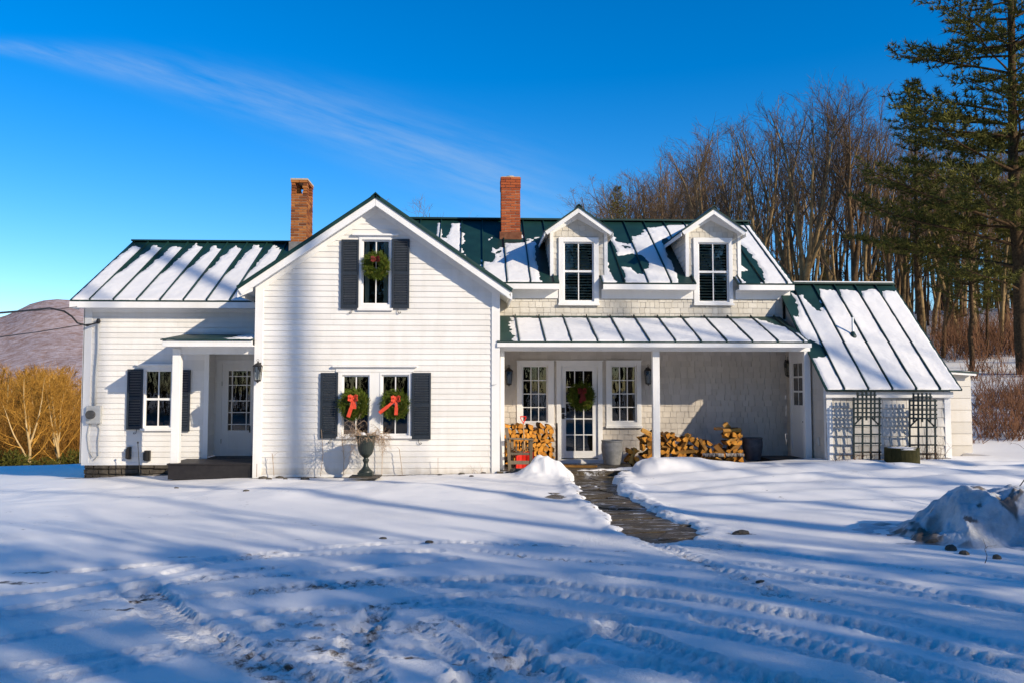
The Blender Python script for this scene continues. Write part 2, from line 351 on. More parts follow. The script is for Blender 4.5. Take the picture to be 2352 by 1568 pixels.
# ================================================================ SETTING: ground
def poly_dist(poly, x, y):             # signed distance, positive inside
    x = np.asarray(x, float); y = np.asarray(y, float); d = np.full(x.shape, 1e9); ins = np.zeros(x.shape, bool); n = len(poly)
    for i in range(n):
        ax, ay = poly[i]; bx, by = poly[(i + 1) % n]; ex, ey = bx - ax, by - ay
        t = np.clip(((x - ax) * ex + (y - ay) * ey) / (ex * ex + ey * ey + 1e-12), 0, 1)
        d = np.minimum(d, np.hypot(x - ax - t * ex, y - ay - t * ey))
        cross = ((ay > y) != (by > y)) & (x < (bx - ax) * (y - ay) / ((by - ay) if by != ay else 1e-12) + ax); ins ^= cross
    return np.where(ins, d, -d)
_pl = [(1278, 1062), (1306, 1090), (1335, 1130), (1370, 1165), (1415, 1203), (1462, 1236), (1530, 1243), (1600, 1232), (1618, 1212), (1580, 1200), (1520, 1180), (1475, 1155), (1430, 1130), (1412, 1095), (1445, 1066)]
PATH = [tuple(PG(a, b, 0.0)[:2]) for a, b in _pl]
PATH[0] = (PATH[0][0], 17.05); PATH[-1] = (PATH[-1][0], 17.05)
BANK = [(PX(a, 16.4, b), 16.4, PZ(b, 16.4, a)) for a, b in ((1440, 1090), (1462, 1066), (1500, 1052), (1560, 1053), (1620, 1061), (1690, 1066), (1760, 1066), (1775, 1061), (1820, 1068), (1880, 1072), (1960, 1066), (2040, 1064), (2100, 1060), (2200, 1052))]
def base_h(x, y):
    z = -.022 * np.maximum(0, -x - 1.0) * sstep(9, 17, y)
    z = z - .05 * np.clip(y - 18.5, 0, 11) * sstep(-6, -9.5, x) - .14 * np.maximum(0, y - 29) * sstep(4, -8, x)
    z = z + .05 * np.clip(x - 1.5, 0, 6.5) * sstep(10, 16, y)
    u = .55 * (x - 11.5) + .85 * (y - 19.5)
    hill = .13 * np.maximum(0, u) * sstep(-2, 12, x) * sstep(14, 22, y + .4 * x - 2)
    z = z + np.minimum(hill, 9 + .02 * hill)
    z = np.maximum(z, -14)
    return z
def ground_h(x, y):
    z = base_h(x, y)
    soft = sstep(12.0, 14.0, y + .35 * np.maximum(0, x - 3) * 0)
    z = z + soft * (.11 * fbm(x * .45, y * .6, 3, 3) + .03 * fbm(x * 1.6, y * 2.2, 8, 3)) * (1 - .6 * sstep(16.3, 17, y)) + (1 - soft) * (.03 * fbm(x * .5, y * .5, 21, 3))
    z = z + .10 * np.exp(-((y - 14.2 - .12 * x) / 1.1) ** 2) * sstep(1.6, -.5, x) * sstep(-9, -4, x)
    # wind ripples to the right of the path
    rp = sstep(2.2, 4.5, x) * sstep(11.0, 12.5, y) * sstep(17, 15.5, y)
    z = z + rp * .030 * np.sin((y * 7.5 + 1.6 * np.sin(x * .6 + 1) + 1.3 * fbm(x * .5, y * .5, 40, 2))) * (1 + .8 * vnoise(x * .35, y * .8, 41))
    # shovelled banks by the porch
    g = .36 * np.exp(-(((x - 1.36) / .42) ** 2 + ((y - 16.45) / .42) ** 2)) * (1 + .7 * fbm(x * 3, y * 3, 5, 3))
    bx = np.interp(x, [b[0] for b in BANK], [b[2] for b in BANK]) - base_h(np.asarray(x, float), 16.4 + 0 * np.asarray(x, float))
    g2 = np.maximum(0, bx) * np.exp(-((y - 16.42 - .08 * fbm(x, 0 * y, 9, 2)) / np.where(y < 16.42, .62, .34)) ** 2) * sstep(2.9, 3.35, x) * sstep(9.9, 9.2, x) * (1 + .25 * fbm(x * 2.2, y * 2.2, 6, 3))
    z = z + g + g2
    d = poly_dist(PATH, x + .15 * fbm(x * 4, y * 4, 11, 4), y + .13 * fbm(x * 4, y * 4, 12, 4))
    edge = .035 * np.exp(-((d + .15) / .13) ** 2) * (1 + 1.0 * fbm(x * 5, y * 5, 13, 3)) * sstep(9.3, 10.5, y)
    z = np.where(d > -.6, z + edge, z)
    z = z * (1 - sstep(-.02, .07, d)) + (-.09) * sstep(-.02, .07, d)
    # kept low under the house floors
    under = sstep(17.15, 17.35, y) * sstep(-4.6, -4.3, x) * sstep(11, 10.7, x) * sstep(25, 24, y)
    return z * (1 - under) + np.minimum(z, .0) * under - .05 * under
def ground_at(x, y): return float(ground_h(np.array([float(x)]), np.array([float(y)]))[0])

# tyre tracks: (width, depth, chunky, points on the photograph)
TR = [
 (.34, .040, 1, [(318, 1345), (345, 1372), (400, 1425), (480, 1472), (560, 1512), (650, 1547), (760, 1590)]),
 (.20, .022, 0, [(0, 1540), (150, 1520), (300, 1500), (450, 1486), (600, 1484), (800, 1488), (1000, 1486), (1150, 1478)]),
 (.20, .022, 0, [(0, 1472), (150, 1448), (350, 1405)]),
 (.20, .022, 0, [(0, 1415), (150, 1392), (300, 1362)]),
 (.18, .020, 0, [(0, 1362), (150, 1346), (325, 1324)]),
 (.20, .025, 0, [(460, 1422), (560, 1410), (700, 1400), (850, 1395), (1050, 1385), (1196, 1400), (1500, 1430), (1826, 1487), (2100, 1540), (2352, 1590)]),
 (.18, .020, 0, [(415, 1376), (520, 1366), (650, 1354), (900, 1343), (1100, 1345)]),
 (.18, .022, 0, [(425, 1336), (560, 1322), (700, 1315), (950, 1292), (1040, 1282)]),
 (.20, .022, 0, [(395, 1312), (500, 1290), (600, 1279), (800, 1270), (1000, 1264)]),
 (.26, .028, 1, [(600, 1355), (700, 1342), (850, 1335), (1000, 1330), (1176, 1328), (1376, 1352), (1600, 1372), (1776, 1400), (1976, 1432), (2176, 1487), (2352, 1530)]),
 (.20, .026, 0, [(1390, 1318), (1601, 1340), (1750, 1360), (1900, 1378), (2100, 1425), (2352, 1492)]),
 (.18, .022, 0, [(1501, 1246), (1640, 1256), (1776, 1270), (2026, 1300), (2352, 1330)]),
 (.18, .020, 0, [(1100, 1262), (1300, 1285), (1500, 1300), (1750, 1322), (2352, 1400)]),
 (.30, .038, 1, [(1080, 1425), (1130, 1455), (1176, 1492), (1220, 1520), (1300, 1575)]),
 (.22, .030, 1, [(1411, 1430), (1330, 1455), (1261, 1482), (1180, 1510), (1100, 1540), (960, 1600)]),
 (.34, .040, 1, [(1400, 1448), (1456, 1462), (1526, 1488), (1626, 1522), (1826, 1575)]),
 (.22, .026, 0, [(660, 1470), (750, 1455), (820, 1430), (870, 1408)]),
 (.22, .026, 0, [(820, 1472), (900, 1448), (1000, 1420), (1060, 1412)]),
 (.26, .034, 1, [(868, 1408), (830, 1450), (815, 1490), (850, 1570)]),
 (.22, .030, 1, [(1486, 1243), (1540, 1262), (1601, 1288), (1690, 1325), (1776, 1356)]),
 (.20, .024, 0, [(1200, 1352), (1350, 1372), (1550, 1398), (1800, 1440), (2050, 1500), (2250, 1560)]),
 (.24, .030, 1, [(1620, 1420), (1760, 1452), (1900, 1492), (2030, 1530), (2200, 1590)]),
 (.18, .020, 0, [(0, 1400), (180, 1372), (340, 1345), (480, 1318), (640, 1300)]),
 (.18, .022, 0, [(480, 1450), (700, 1432), (900, 1436), (1150, 1455), (1400, 1500), (1650, 1568)]),
 (.22, .026, 0, [(100, 1568), (330, 1520), (560, 1452), (760, 1405), (1000, 1372), (1250, 1360)]),
 (.20, .022, 0, [(1700, 1296), (1900, 1318), (2100, 1352), (2352, 1398)]),
 (.18, .020, 0, [(150, 1310), (420, 1290), (700, 1262), (980, 1245), (1300, 1252)]),
 (.20, .026, 1, [(960, 1440), (1010, 1470), (1050, 1510), (1120, 1570)]),
 (.20, .020, 0, [(700, 1520), (900, 1500), (1100, 1505), (1300, 1515), (1700, 1540), (2352, 1680)]),
]
xs = np.concatenate([-np.geomspace(2500, 9.6, 46), np.arange(-9.5, 11.2, .030), np.geomspace(11.25, 2500, 60)])
ys = np.concatenate([-np.geomspace(300, 3.3, 14), np.arange(-3, 3.8, .4), np.arange(3.9, 9, .022), np.arange(9, 13, .034), np.arange(13, 18.5, .045), np.geomspace(18.55, 4000, 90)])
GX, GY = np.meshgrid(xs, ys)
GZ = np.zeros_like(GX); near = (GY < 60) & (np.abs(GX) < 80)
GZ[:] = base_h(GX, GY)
GZ[near] = ground_h(GX[near], GY[near])
DIRT = np.zeros_like(GX); ROUGH = np.zeros_like(GX)
for w, dep, chunky, pts in TR:
    P = [PG(a, b, 0.0) for a, b in pts]; S = 0.0
    # smooth the polyline
    Q = []
    for i in range(len(P) - 1):
        p0, p1, p2, p3 = P[max(i - 1, 0)], P[i], P[i + 1], P[min(i + 2, len(P) - 1)]
        k = max(2, int((p2 - p1).length / .25))
        for j in range(k):
            t_ = j / k
            Q.append(.5 * ((2 * p1) + (p2 - p0) * t_ + (2 * p0 - 5 * p1 + 4 * p2 - p3) * t_ ** 2 + (3 * p1 - p0 - 3 * p2 + p3) * t_ ** 3))
    Q.append(P[-1])
    D = np.full(GX.shape, 9.0, np.float32); SS = np.zeros(GX.shape, np.float32)
    for a, b in zip(Q[:-1], Q[1:]):
        m = w + .12
        i0, i1 = np.searchsorted(xs, (min(a.x, b.x) - m, max(a.x, b.x) + m)); j0, j1 = np.searchsorted(ys, (min(a.y, b.y) - m, max(a.y, b.y) + m))
        L = math.hypot(b.x - a.x, b.y - a.y)
        if i1 <= i0 or j1 <= j0 or L < 1e-6: S += L; continue
        x, y = GX[j0:j1, i0:i1], GY[j0:j1, i0:i1]; ex, ey = (b.x - a.x) / L, (b.y - a.y) / L
        t_ = np.clip((x - a.x) * ex + (y - a.y) * ey, 0, L); d = np.hypot(x - a.x - t_ * ex, y - a.y - t_ * ey)
        sgn = np.sign((x - a.x) * ey - (y - a.y) * ex)
        better = d < np.abs(D[j0:j1, i0:i1]); D[j0:j1, i0:i1] = np.where(better, d * sgn, D[j0:j1, i0:i1]); SS[j0:j1, i0:i1] = np.where(better, S + t_, SS[j0:j1, i0:i1]); S += L
    sel = np.abs(D) < w + .1; d = D[sel]; s_ = SS[sel]; x, y = GX[sel], GY[sel]; hw = w / 2
    patch = .55 + .9 * sstep(-.25, .25, fbm(x * .9, y * .9, 77, 2))
    inside = sstep(hw + .015, hw - .03, np.abs(d)); rim = np.exp(-((np.abs(d) - hw - .02) / .028) ** 2)
    tread = np.where(np.sin(s_ * 2 * np.pi / .105 + np.sign(d) * 1.3 + np.abs(d) * 18) > .1, 1.0, -.6)
    z = -dep * .95 * inside * patch + (.016 if chunky else .012) * tread * inside * sstep(0.015, .06, np.abs(d)) + rim * (.010 if chunky else .007) * (1 + 2.2 * vnoise(x * 22, y * 22, 3)) 
    z = z + (inside + .7 * rim) * (.012 if chunky else .004) * fbm(x * 17, y * 17, 31, 3)
    GZ[sel] += z
    ROUGH[sel] = np.maximum(ROUGH[sel], inside * (.9 if chunky else .4))
    DIRT[sel] = np.maximum(DIRT[sel], inside * (.535 if chunky else .50) * sstep(-.05, .30, fbm(x * .8, y * .8, 55, 3) + .06))
drive = sstep(12.6, 11.2, GY + .18 * GX * sstep(0, 6, GX)) * sstep(3, 4, GY)
ROUGH[:] = np.maximum(ROUGH, drive * .45 * sstep(-.1, .3, fbm(GX * .7, GY * .7, 91, 3)))
# churned zone close to the path mouth and along the front of the drive
ch = np.exp(-(((GX - 2.6) / 2.0) ** 2 + ((GY - 9.2) / .8) ** 2)) + .9 * np.exp(-((GY - 4.9) / .55) ** 2) * sstep(-.6, .8, GX) 
ch = ch * sstep(-.2, .3, fbm(GX * 1.1, GY * 1.1, 61, 3)) * near
GZ += ch * .013 * fbm(GX * 16, GY * 16, 62, 4)
ROUGH[:] = np.maximum(ROUGH, ch); DIRT[:] = np.maximum(DIRT, ch * .45)
# soil showing at the base of the walls, at the path rim and on spots named by the photograph
for px, py, rx, ry, k in ((1700, 1224, .30, .12, .7), (330, 1364, .35, .10, .7), (270, 1400, .45, .08, .62), (20, 1336, .6, .13, .66), (90, 1312, .5, .10, .6), (900, 1240, .35, .05, .55), (440, 1278, .5, .05, .6),
                          (500, 1458, .22, .06, .6), (700, 1240, .4, .05, .55), (1440, 1265, .5, .06, .55), (1176, 1485, .5, .09, .6), (1000, 1503, .8, .05, .62), (780, 1500, .5, .05, .6), (1640, 1262, .6, .06, .55), (2000, 1260, .5, .05, .5), (1740, 1335, .12, .05, .6), (560, 1335, .3, .05, .5)):
    c = PG(px, py, 0); e = ((GX - c.x) / rx) ** 2 + ((GY - c.y) / ry) ** 2
    DIRT[:] = np.maximum(DIRT, k * np.exp(-e))
tuft = sstep(.15, .40, fbm(GX * 2.3, GY * 2.3, 71, 4)) * sstep(16.9, 15, GY) * sstep(9.5, 10.6, GY)
DIRT[:] = np.maximum(DIRT, tuft * .42 * near)
wallb = np.exp(-((GY - 17.02) / .14) ** 2) * sstep(-4.7, -4.4, GX) * sstep(.9, .5, GX) + np.exp(-((GY - 18.2) / .16) ** 2) * sstep(-9, -8.6, GX) * sstep(-6.2, -6.6, GX) + np.exp(-((GY - 16.55) / .12) ** 2) * sstep(7.0, 7.3, GX) * sstep(10, 9.6, GX)
DIRT[:] = np.maximum(DIRT, wallb * .75); ROUGH[:] = np.maximum(ROUGH, wallb)
pd = np.full(GX.shape, -9.0); msk = (GY > 8) & (GY < 17.6) & (GX > -1) & (GX < 6); pd[msk] = poly_dist(PATH, GX[msk], GY[msk])
DIRT[:] = np.maximum(DIRT, .52 * np.exp(-((pd + .05) / .08) ** 2)); 
hillb = sstep(14, 17, GX) * sstep(17, 21, GY) * sstep(120, 60, GY)
DIRT[:] = np.maximum(DIRT, hillb * (.45 + .15 * vnoise(GX * .6, GY * .6, 5)))
forest = sstep(38, 46, GY) * sstep(0, 10, GX) * sstep(260, 200, GY); DIRT[:] = np.maximum(DIRT, forest * .62)
leftw = sstep(29, 34, GY) * sstep(0, -8, GX) * sstep(500, 300, GY); DIRT[:] = np.maximum(DIRT, leftw * .70)
ground = np_mesh('snowy_ground', np.stack([GX, GY, GZ], -1).reshape(-1, 3), grid_faces(len(xs), len(ys)), M['snow_ground'], attrs={'dirt': DIRT, 'rough': ROUGH})
tag(ground, kind='structure')

# flagstone path: irregular slabs, low and wet
mb = MB(5); rng = random.Random(8); nx_, ny_ = 14, 18
cor = [[(-1.2 + .56 * a + (.28 if b % 2 else 0) + rng.uniform(-.15, .15), 8.9 + .47 * b + rng.uniform(-.13, .13)) for a in range(nx_ + 1)] for b in range(ny_ + 1)]
for b in range(ny_):
    for a in range(nx_):
        q = [cor[b][a], cor[b][a + 1], cor[b + 1][a + 1], cor[b + 1][a]]; mx_, my_ = sum(p[0] for p in q) / 4, sum(p[1] for p in q) / 4
        if poly_dist(PATH, np.array([mx_]), np.array([my_]))[0] < -.6: continue
        q = [(mx_ + (p[0] - mx_) * .965, min(17.0, my_ + (p[1] - my_) * .955)) for p in q]; zt = [-.035 + rng.uniform(-.012, .012) for _ in q]
        mb.hexa([(p[0], p[1], -.12) for p in q] + [(p[0], p[1], z_) for p, z_ in zip(q, zt)])
o = mb.build('flagstone_path', M['flagstone']); tag(o, kind='structure')

# mountain
nx, ny = 150, 70
hx = np.linspace(-2600, 300, nx); hy = np.linspace(500, 2400, ny); HX, HY = np.meshgrid(hx, hy)
ridge = [(-400, 700), (-160, 712), (-60, 738), (0, 740), (30, 722), (60, 707), (90, 698), (120, 695), (190, 697), (300, 720), (500, 790), (900, 850)]
rx = [PX(a, 1400, b) for a, b in ridge]; rz = [PZ(b, 1400, a) for a, b in ridge]
prof = np.interp(HX / HY * 1400, rx, rz)
k = np.where(HY < 1400, sstep(500, 1430, HY) ** 1.0, 1 - .5 * sstep(1400, 2400, HY))
HZ = -14 + (prof + 14) * k + 9 * fbm(HX / 160, HY / 160, 4, 5) * sstep(500, 800, HY) * np.where(np.abs(HY - 1400) < 150, .25, 1)
o = np_mesh('mountain', np.stack([HX, HY, HZ], -1).reshape(-1, 3), grid_faces(nx, ny), M['hazy_hill_wood']); tag(o, kind='structure')

# ================================================================ HOUSE
house = empty('farmhouse', (0, 17.1, 0), label='white clapboard and shingle farmhouse with green metal roofs under melting snow', cat='house')
YG, YW, YL, YR, YP, YS, YX = 17.1, 18.8, 18.3, 19.0, 17.3, 16.65, 18.2     # gable wall, porch back wall, left wing, door recess, porch posts, lean-to wall, extension
XGL, XGR = PX(584, YG, 880), PX(1148, YG, 880)
XL = PX(192, YL, 900); XP = 6.98; XS0, XS1 = PX(1900, YS, 980), PX(2181, YS, 980); XE = PX(2231, YX, 950)
front = lambda Y: (lambda u, o, z: (u, Y - o, z))
leftf = lambda X: (lambda u, o, z: (X - o, u, z))       # wall that faces -X
rightf = lambda X: (lambda u, o, z: (X + o, u, z))
def split(a, b, holes):
    iv = [(a, b)]
    for h0, h1 in holes:
        nv = []
        for p, q in iv:
            if h1 <= p or h0 >= q: nv.append((p, q)); continue
            if h0 > p: nv.append((p, h0))
            if h1 < q: nv.append((h1, q))
        iv = nv
    return iv
def siding(mb, tf, xl, xr, z0, z1, e, holes=(), kind='clap', lip=.019, skew=0):
    rng = mb.rng; z = z0; row = 0; fl = xl if callable(xl) else (lambda q: xl); fr = xr if callable(xr) else (lambda q: xr)
    while z < z1 - 1e-4:
        ze = min(z + e, z1)
        cuts = sorted({z, ze} | {q for h in holes for q in (h[2], h[3]) if z < q < ze})
        seams = None
        for a, b in zip(cuts[:-1], cuts[1:]):
            hs_ = [(h[0], h[1]) for h in holes if h[2] < b - 1e-6 and h[3] > a + 1e-6]
            L0, R0, L1, R1 = fl(a), fr(a), fl(b), fr(b)
            if R0 - L0 < .01: continue
            L1, R1 = (L1, R1) if R1 > L1 else ((L0 + R0) / 2, (L0 + R0) / 2)
            if seams is None:
                seams = []; x = L0 + rng.uniform(.02, .2)
                if kind == 'shingle':
                    while x < R0: seams.append(x); x += rng.choice((.11, .14, .16, .19, .22)) * rng.uniform(.85, 1.15)
                else:
                    x = L0 + rng.uniform(.3, 3.5)
                    while x < R0 - .2: seams.append(x); x += rng.uniform(2.2, 4.2)
                rs = [rng.random() for _ in range(len(seams) + 1)]; os_ = [rng.uniform(-.004, .004) for _ in rs]; bs = [rng.uniform(-.006, .004) if kind == 'shingle' else 0 for _ in rs]
            oa = lip - (lip - .004) * (a - z) / e; ob = lip - (lip - .004) * (b - z) / e
            gap = .0035 if kind == 'shingle' else .001
            edges = [-1e9] + seams + [1e9]
            for i in range(len(edges) - 1):
                for p, q in split(max(L0, edges[i] + gap), min(R0, edges[i + 1] - gap), hs_):
                    if q - p < .004: continue
                    p1, q1 = max(p, L1), min(q, R1)
                    if q1 < p1: p1 = q1 = (min(max(p, L1), R1))
                    d = os_[i] if kind == 'shingle' else 0; az = a + (bs[i] if a == z else 0)
                    mb.quad(tf(p, oa + d, az), tf(q, oa + d, az), tf(q1, ob + d, b), tf(p1, ob + d, b), rs[i])
                    if a == z: mb.quad(tf(p, 0, az + .001), tf(q, 0, az + .001), tf(q, oa + d, az), tf(p, oa + d, az), rs[i])
                    if kind == 'shingle':
                        mb.quad(tf(p, oa + d, az), tf(p1, ob + d, b), tf(p1, 0, b), tf(p, 0, az), rs[i]); mb.quad(tf(q, oa + d, az), tf(q1, ob + d, b), tf(q1, 0, b), tf(q, 0, az), rs[i])
        z = ze; row += 1
def sheet(mb, tf, xl, xr, z0, z1, holes=(), off=0):
    fl = xl if callable(xl) else (lambda q: xl); fr = xr if callable(xr) else (lambda q: xr)
    cuts = sorted({z0, z1} | {q for h in holes for q in (h[2], h[3]) if z0 < q < z1} | ({z0 + .05 * k for k in range(1, 200) if z0 + .05 * k < z1} if callable(xl) else set()))
    for a, b in zip(cuts[:-1], cuts[1:]):
        hs_ = [(h[0], h[1]) for h in holes if h[2] < b - 1e-6 and h[3] > a + 1e-6]
        if not hs_:
            mb.quad(tf(fl(a), off, a), tf(fr(a), off, a), tf(fr(b), off, b), tf(fl(b), off, b), .5)
        else:
            for p, q in split(max(fl(a), fl(b)), min(fr(a), fr(b)), hs_): mb.quad(tf(p, off, a), tf(q, off, a), tf(q, off, b), tf(p, off, b), .5)
def rect(px0, py0, px1, py1, Y):       # photograph rectangle on a frontal plane
    c = PY((px0 + px1) / 2, (py0 + py1) / 2, Y)
    return (PY(px0, (py0 + py1) / 2, Y).x, PY(px1, (py0 + py1) / 2, Y).x, PY((px0 + px1) / 2, py1, Y).z, PY((px0 + px1) / 2, py0, Y).z)
def frame_bars(mb, r, w, y0, y1, sides='lrtb'):   # r = inner rect; boards outside it
    x0, x1, z0, z1 = r
    if 't' in sides: mb.box(x0 - w, x1 + w, y0, y1, z1, z1 + w)
    if 'b' in sides: mb.box(x0 - w, x1 + w, y0, y1, z0 - w, z0)
    if 'l' in sides: mb.box(x0 - w, x0, y0, y1, z0, z1)
    if 'r' in sides: mb.box(x1, x1 + w, y0, y1, z0, z1)
def window(glass, Y, casing, cols=2, rows=(.5,), meet=None, depth=.055, cap=None, sill=True, blind=False, curtain=False, muntin=.022, name='window', label=None, cprot=.030, mat='white_trim', lining=True):
    """glass, casing: photo rects.  rows: fractions of horizontal muntins from the top.  meet: fraction of the meeting rail."""
    g = rect(*glass, Y + depth); c = rect(*casing, Y)
    g = (g[0], g[1], g[2], g[3]); s = .032
    gi = (g[0] - s, g[1] + s, g[2] - s, g[3] + s)
    mb = MB(3); y0 = Y - cprot; y1 = Y + .02
    mb.box(c[0], gi[0], y0, Y + depth - .01, c[2], c[3]); mb.box(gi[1], c[1], y0, Y + depth - .01, c[2], c[3])
    mb.box(gi[0], gi[1], y0, Y + depth - .01, gi[3], c[3]); mb.box(gi[0], gi[1], y0, Y + depth - .01, c[2], gi[2])
    if sill: mb.box(c[0] - .015, c[1] + .015, y0 - .035, y0 - .0005, c[2] - .03, c[2] + .02)
    if cap:
        k = rect(*cap, Y); mb.box(k[0], k[1], y0 - .05, Y - .001, k[2], k[3]); mb.box(k[0] + .03, k[1] - .03, y0 - .02, Y - .0015, c[3] + .0005, k[2] - .0005) if k[2] > c[3] + .01 else None
    w = mb.build(name, M[mat], house, bevel=.003, label=label)
    fb = MB(4); yf0, yf1 = Y + .018, Y + depth + .012
    frame_bars(fb, g, s - .001, yf0, yf1)
    W, Hh = g[1] - g[0], g[3] - g[2]
    for i in range(1, cols): x = g[0] + W * i / cols; fb.box(x - muntin / 2, x + muntin / 2, yf0 + .012, yf1 - .002, g[2], g[3])
    for q in rows:
        if q == meet: continue
        z = g[3] - Hh * q; fb.box(g[0], g[1], yf0 + .013, yf1 - .003, z - muntin / 2, z + muntin / 2)
    if meet: z = g[3] - Hh * meet; fb.box(g[0], g[1], yf0 + .002, yf1 - .001, z - .024, z + .024)
    fb.build('sash', M[mat], w)
    pb = MB(5); yp = Y + depth - .005; pb.quad((g[0], yp, g[2]), (g[1], yp, g[2]), (g[1], yp, g[3]), (g[0], yp, g[3])); pb.build('pane', M['window_glass'], w)
    if lining:
        lb = MB(6); d = 1.1; e = .012; x0, x1, z0, z1 = gi[0] + e, gi[1] - e, gi[2] + e, gi[3] - e; a, b = Y + depth + .014, Y + depth + d
        lb.quad((x0, b, z0), (x1, b, z0), (x1, b, z1), (x0, b, z1)); lb.quad((x0, a, z0), (x0, b, z0), (x0, b, z1), (x0, a, z1)); lb.quad((x1, a, z0), (x1, b, z0), (x1, b, z1), (x1, a, z1))
        lb.quad((x0, a, z0), (x1, a, z0), (x1, b, z0), (x0, b, z0)); lb.quad((x0, a, z1), (x1, a, z1), (x1, b, z1), (x0, b, z1)); lb.build('dark_room_box', M['unlit_room'], w)  # closed dark box behind the glass in place of an unlit interior
    if blind:
        bb_ = MB(7); n = 20; y = Y + depth + .05
        for i in range(n):
            z = g[3] - Hh * (i + .6) / n; bb_.quad((g[0] + .01, y - .012, z - .010), (g[1] - .01, y - .012, z - .010), (g[1] - .01, y + .008, z + .020), (g[0] + .01, y + .008, z + .020))
        bb_.build('blind', M['blind'], w)
    if curtain:
        cb = MB(8); y = Y + depth + .07
        for sgn in (0, 1):
            for i in range(6):
                a = (g[0] + .02 + i * .014) if sgn == 0 else (g[1] - .02 - i * .014); b = a + (.014 if sgn == 0 else -.014)
                cb.quad((a, y + (.014 if i % 2 else 0), g[2]), (b, y + (0 if i % 2 else .014), g[2]), (b, y + (0 if i % 2 else .014), g[3]), (a, y + (.014 if i % 2 else 0), g[3]))
        cb.build('curtain', M['curtain'], w)
    return w, gi, c
def shutter(px0, py0, px1, py1, Y, hook=1):
    x0, x1, z0, z1 = rect(px0, py0, px1, py1, Y - .04); ya, yb = Y - .062, Y - .034; mb = MB(9); s = .045
    mb.box(x0, x0 + s, ya, yb, z0, z1); mb.box(x1 - s, x1, ya, yb, z0, z1)
    zm = (z0 + z1) / 2 - .02
    for a, b in ((z0, z0 + .075), (zm, zm + .065), (z1 - .055, z1)): mb.box(x0 + s, x1 - s, ya + .001, yb - .001, a, b)
    for lo, hi in ((z0 + .075, zm), (zm + .065, z1 - .055)):
        n = int((hi - lo) / .034)
        for i in range(n):
            z = lo + (hi - lo) * (i + .5) / n; mb.hexa([(x0 + s, ya + .003, z - .016), (x1 - s, ya + .003, z - .016), (x1 - s, ya + .007, z - .016), (x0 + s, ya + .007, z - .016), (x0 + s, yb - .006, z + .012), (x1 - s, yb - .006, z + .012), (x1 - s, yb - .002, z + .012), (x0 + s, yb - .002, z + .012)])
    o = mb.build('shutter', M['dark_shutter'], house, bevel=.002)
    if hook:
        hb = MB(10); hx_ = (x0 + x1) / 2 + (.05 if hook > 0 else -.05); z = z0 - .02; pts = [(hx_ + hook * (.03 * math.cos(a) - .03), Y - .05, z - .03 - .028 * math.sin(a) - .01 * a) for a in [k * .5 for k in range(10)]]
        pts = [(hx_, Y - .03, z + .015)] + pts; hb.tube(pts, .006, 5); hb.build('shutter_hook', M['black_iron'], o)
    return o

# roofs -------------------------------------------------------------------
def roof_part(name, X0, X1, e, r, seams, th=.035, label=None, notches=(), yn=None):
    """sloping roof between the eave (Y, z) and the ridge (Y, z)"""
    mb = MB(11); (Ye, ze), (Yr, zr) = e, r; d = Vector((0, Yr - Ye, zr - ze)); L = d.length; d /= L; n = Vector((0, -d.z, d.y)) if Yr > Ye else Vector((0, d.z, -d.y))
    if n.z < 0: n = -n
    A, B = Vector((0, Ye, ze)), Vector((0, Yr, zr))
    def pt(X, base, k): q = base + n * k; return (X, q.y, q.z)
    C = A + (B - A) * ((yn - Ye) / (Yr - Ye)) if yn else A
    if yn:
        for a, b in split(X0, X1, notches): mb.hexa([pt(a, A, -th), pt(b, A, -th), pt(b, C, -th), pt(a, C, -th), pt(a, A, 0), pt(b, A, 0), pt(b, C, 0), pt(a, C, 0)])
    mb.hexa([pt(X0, C, -th), pt(X1, C, -th), pt(X1, B, -th), pt(X0, B, -th), pt(X0, C, 0), pt(X1, C, 0), pt(X1, B, 0), pt(X0, B, 0)])
    A0 = A
    for X in seams:
        A = C if any(a - .02 < X < b + .02 for a, b in notches) else A0
        if X0 + .02 < X < X1 - .02: mb.hexa([pt(X - .013, A, .001), pt(X + .013, A, .001), pt(X + .013, B, .001), pt(X - .013, B, .001), pt(X - .009, A, .042), pt(X + .009, A, .042), pt(X + .009, B, .042), pt(X - .009, B, .042)])
    return mb.build(name, M['green_metal'], house, label=label)
def snow_part(parent, X0, X1, e, r, seams, mask, T=.028, du=.020, gap=.009, mat='snow_soft', lump=1.0):
    (Ye, ze), (Yr, zr) = e, r; d = np.array([0, Yr - Ye, zr - ze]); L = np.linalg.norm(d); d = d / L; n = np.array([0, -d[2], d[1]]);  n = n if n[2] > 0 else -n
    us = np.arange(X0, X1 + du, du); vs_ = np.arange(0, L + du, du); U, V = np.meshgrid(us, vs_)
    m = mask(U, V, L)
    for X in seams: m = np.minimum(m, (np.abs(U - X) - gap * .6) / gap * 1.5)
    m = np.minimum(m, (U - X0 - .015) / .03); m = np.minimum(m, (X1 - .015 - U) / .03); m = np.minimum(m, (V + .012) / .02); 
    t_ = sstep(0, 2.2, m + .55 * fbm(U * 12, V * 9, 3, 4)) 
    H_ = t_ * (T + lump * .016 * fbm(U * 1.6, V * 1.6, 7, 3) + lump * .006 * fbm(U * 9, V * 9, 9, 3)) - .008
    P = np.array([0, Ye, ze]) + V[..., None] * d + H_[..., None] * n; P[..., 0] = U
    F = grid_faces(len(us), len(vs_), H_ > -.004)
    used = np.unique(F); remap = np.full(U.size, -1); remap[used] = np.arange(len(used))
    return np_mesh('snow_cover', P.reshape(-1, 3)[used], remap[F], M[mat], parent=parent)
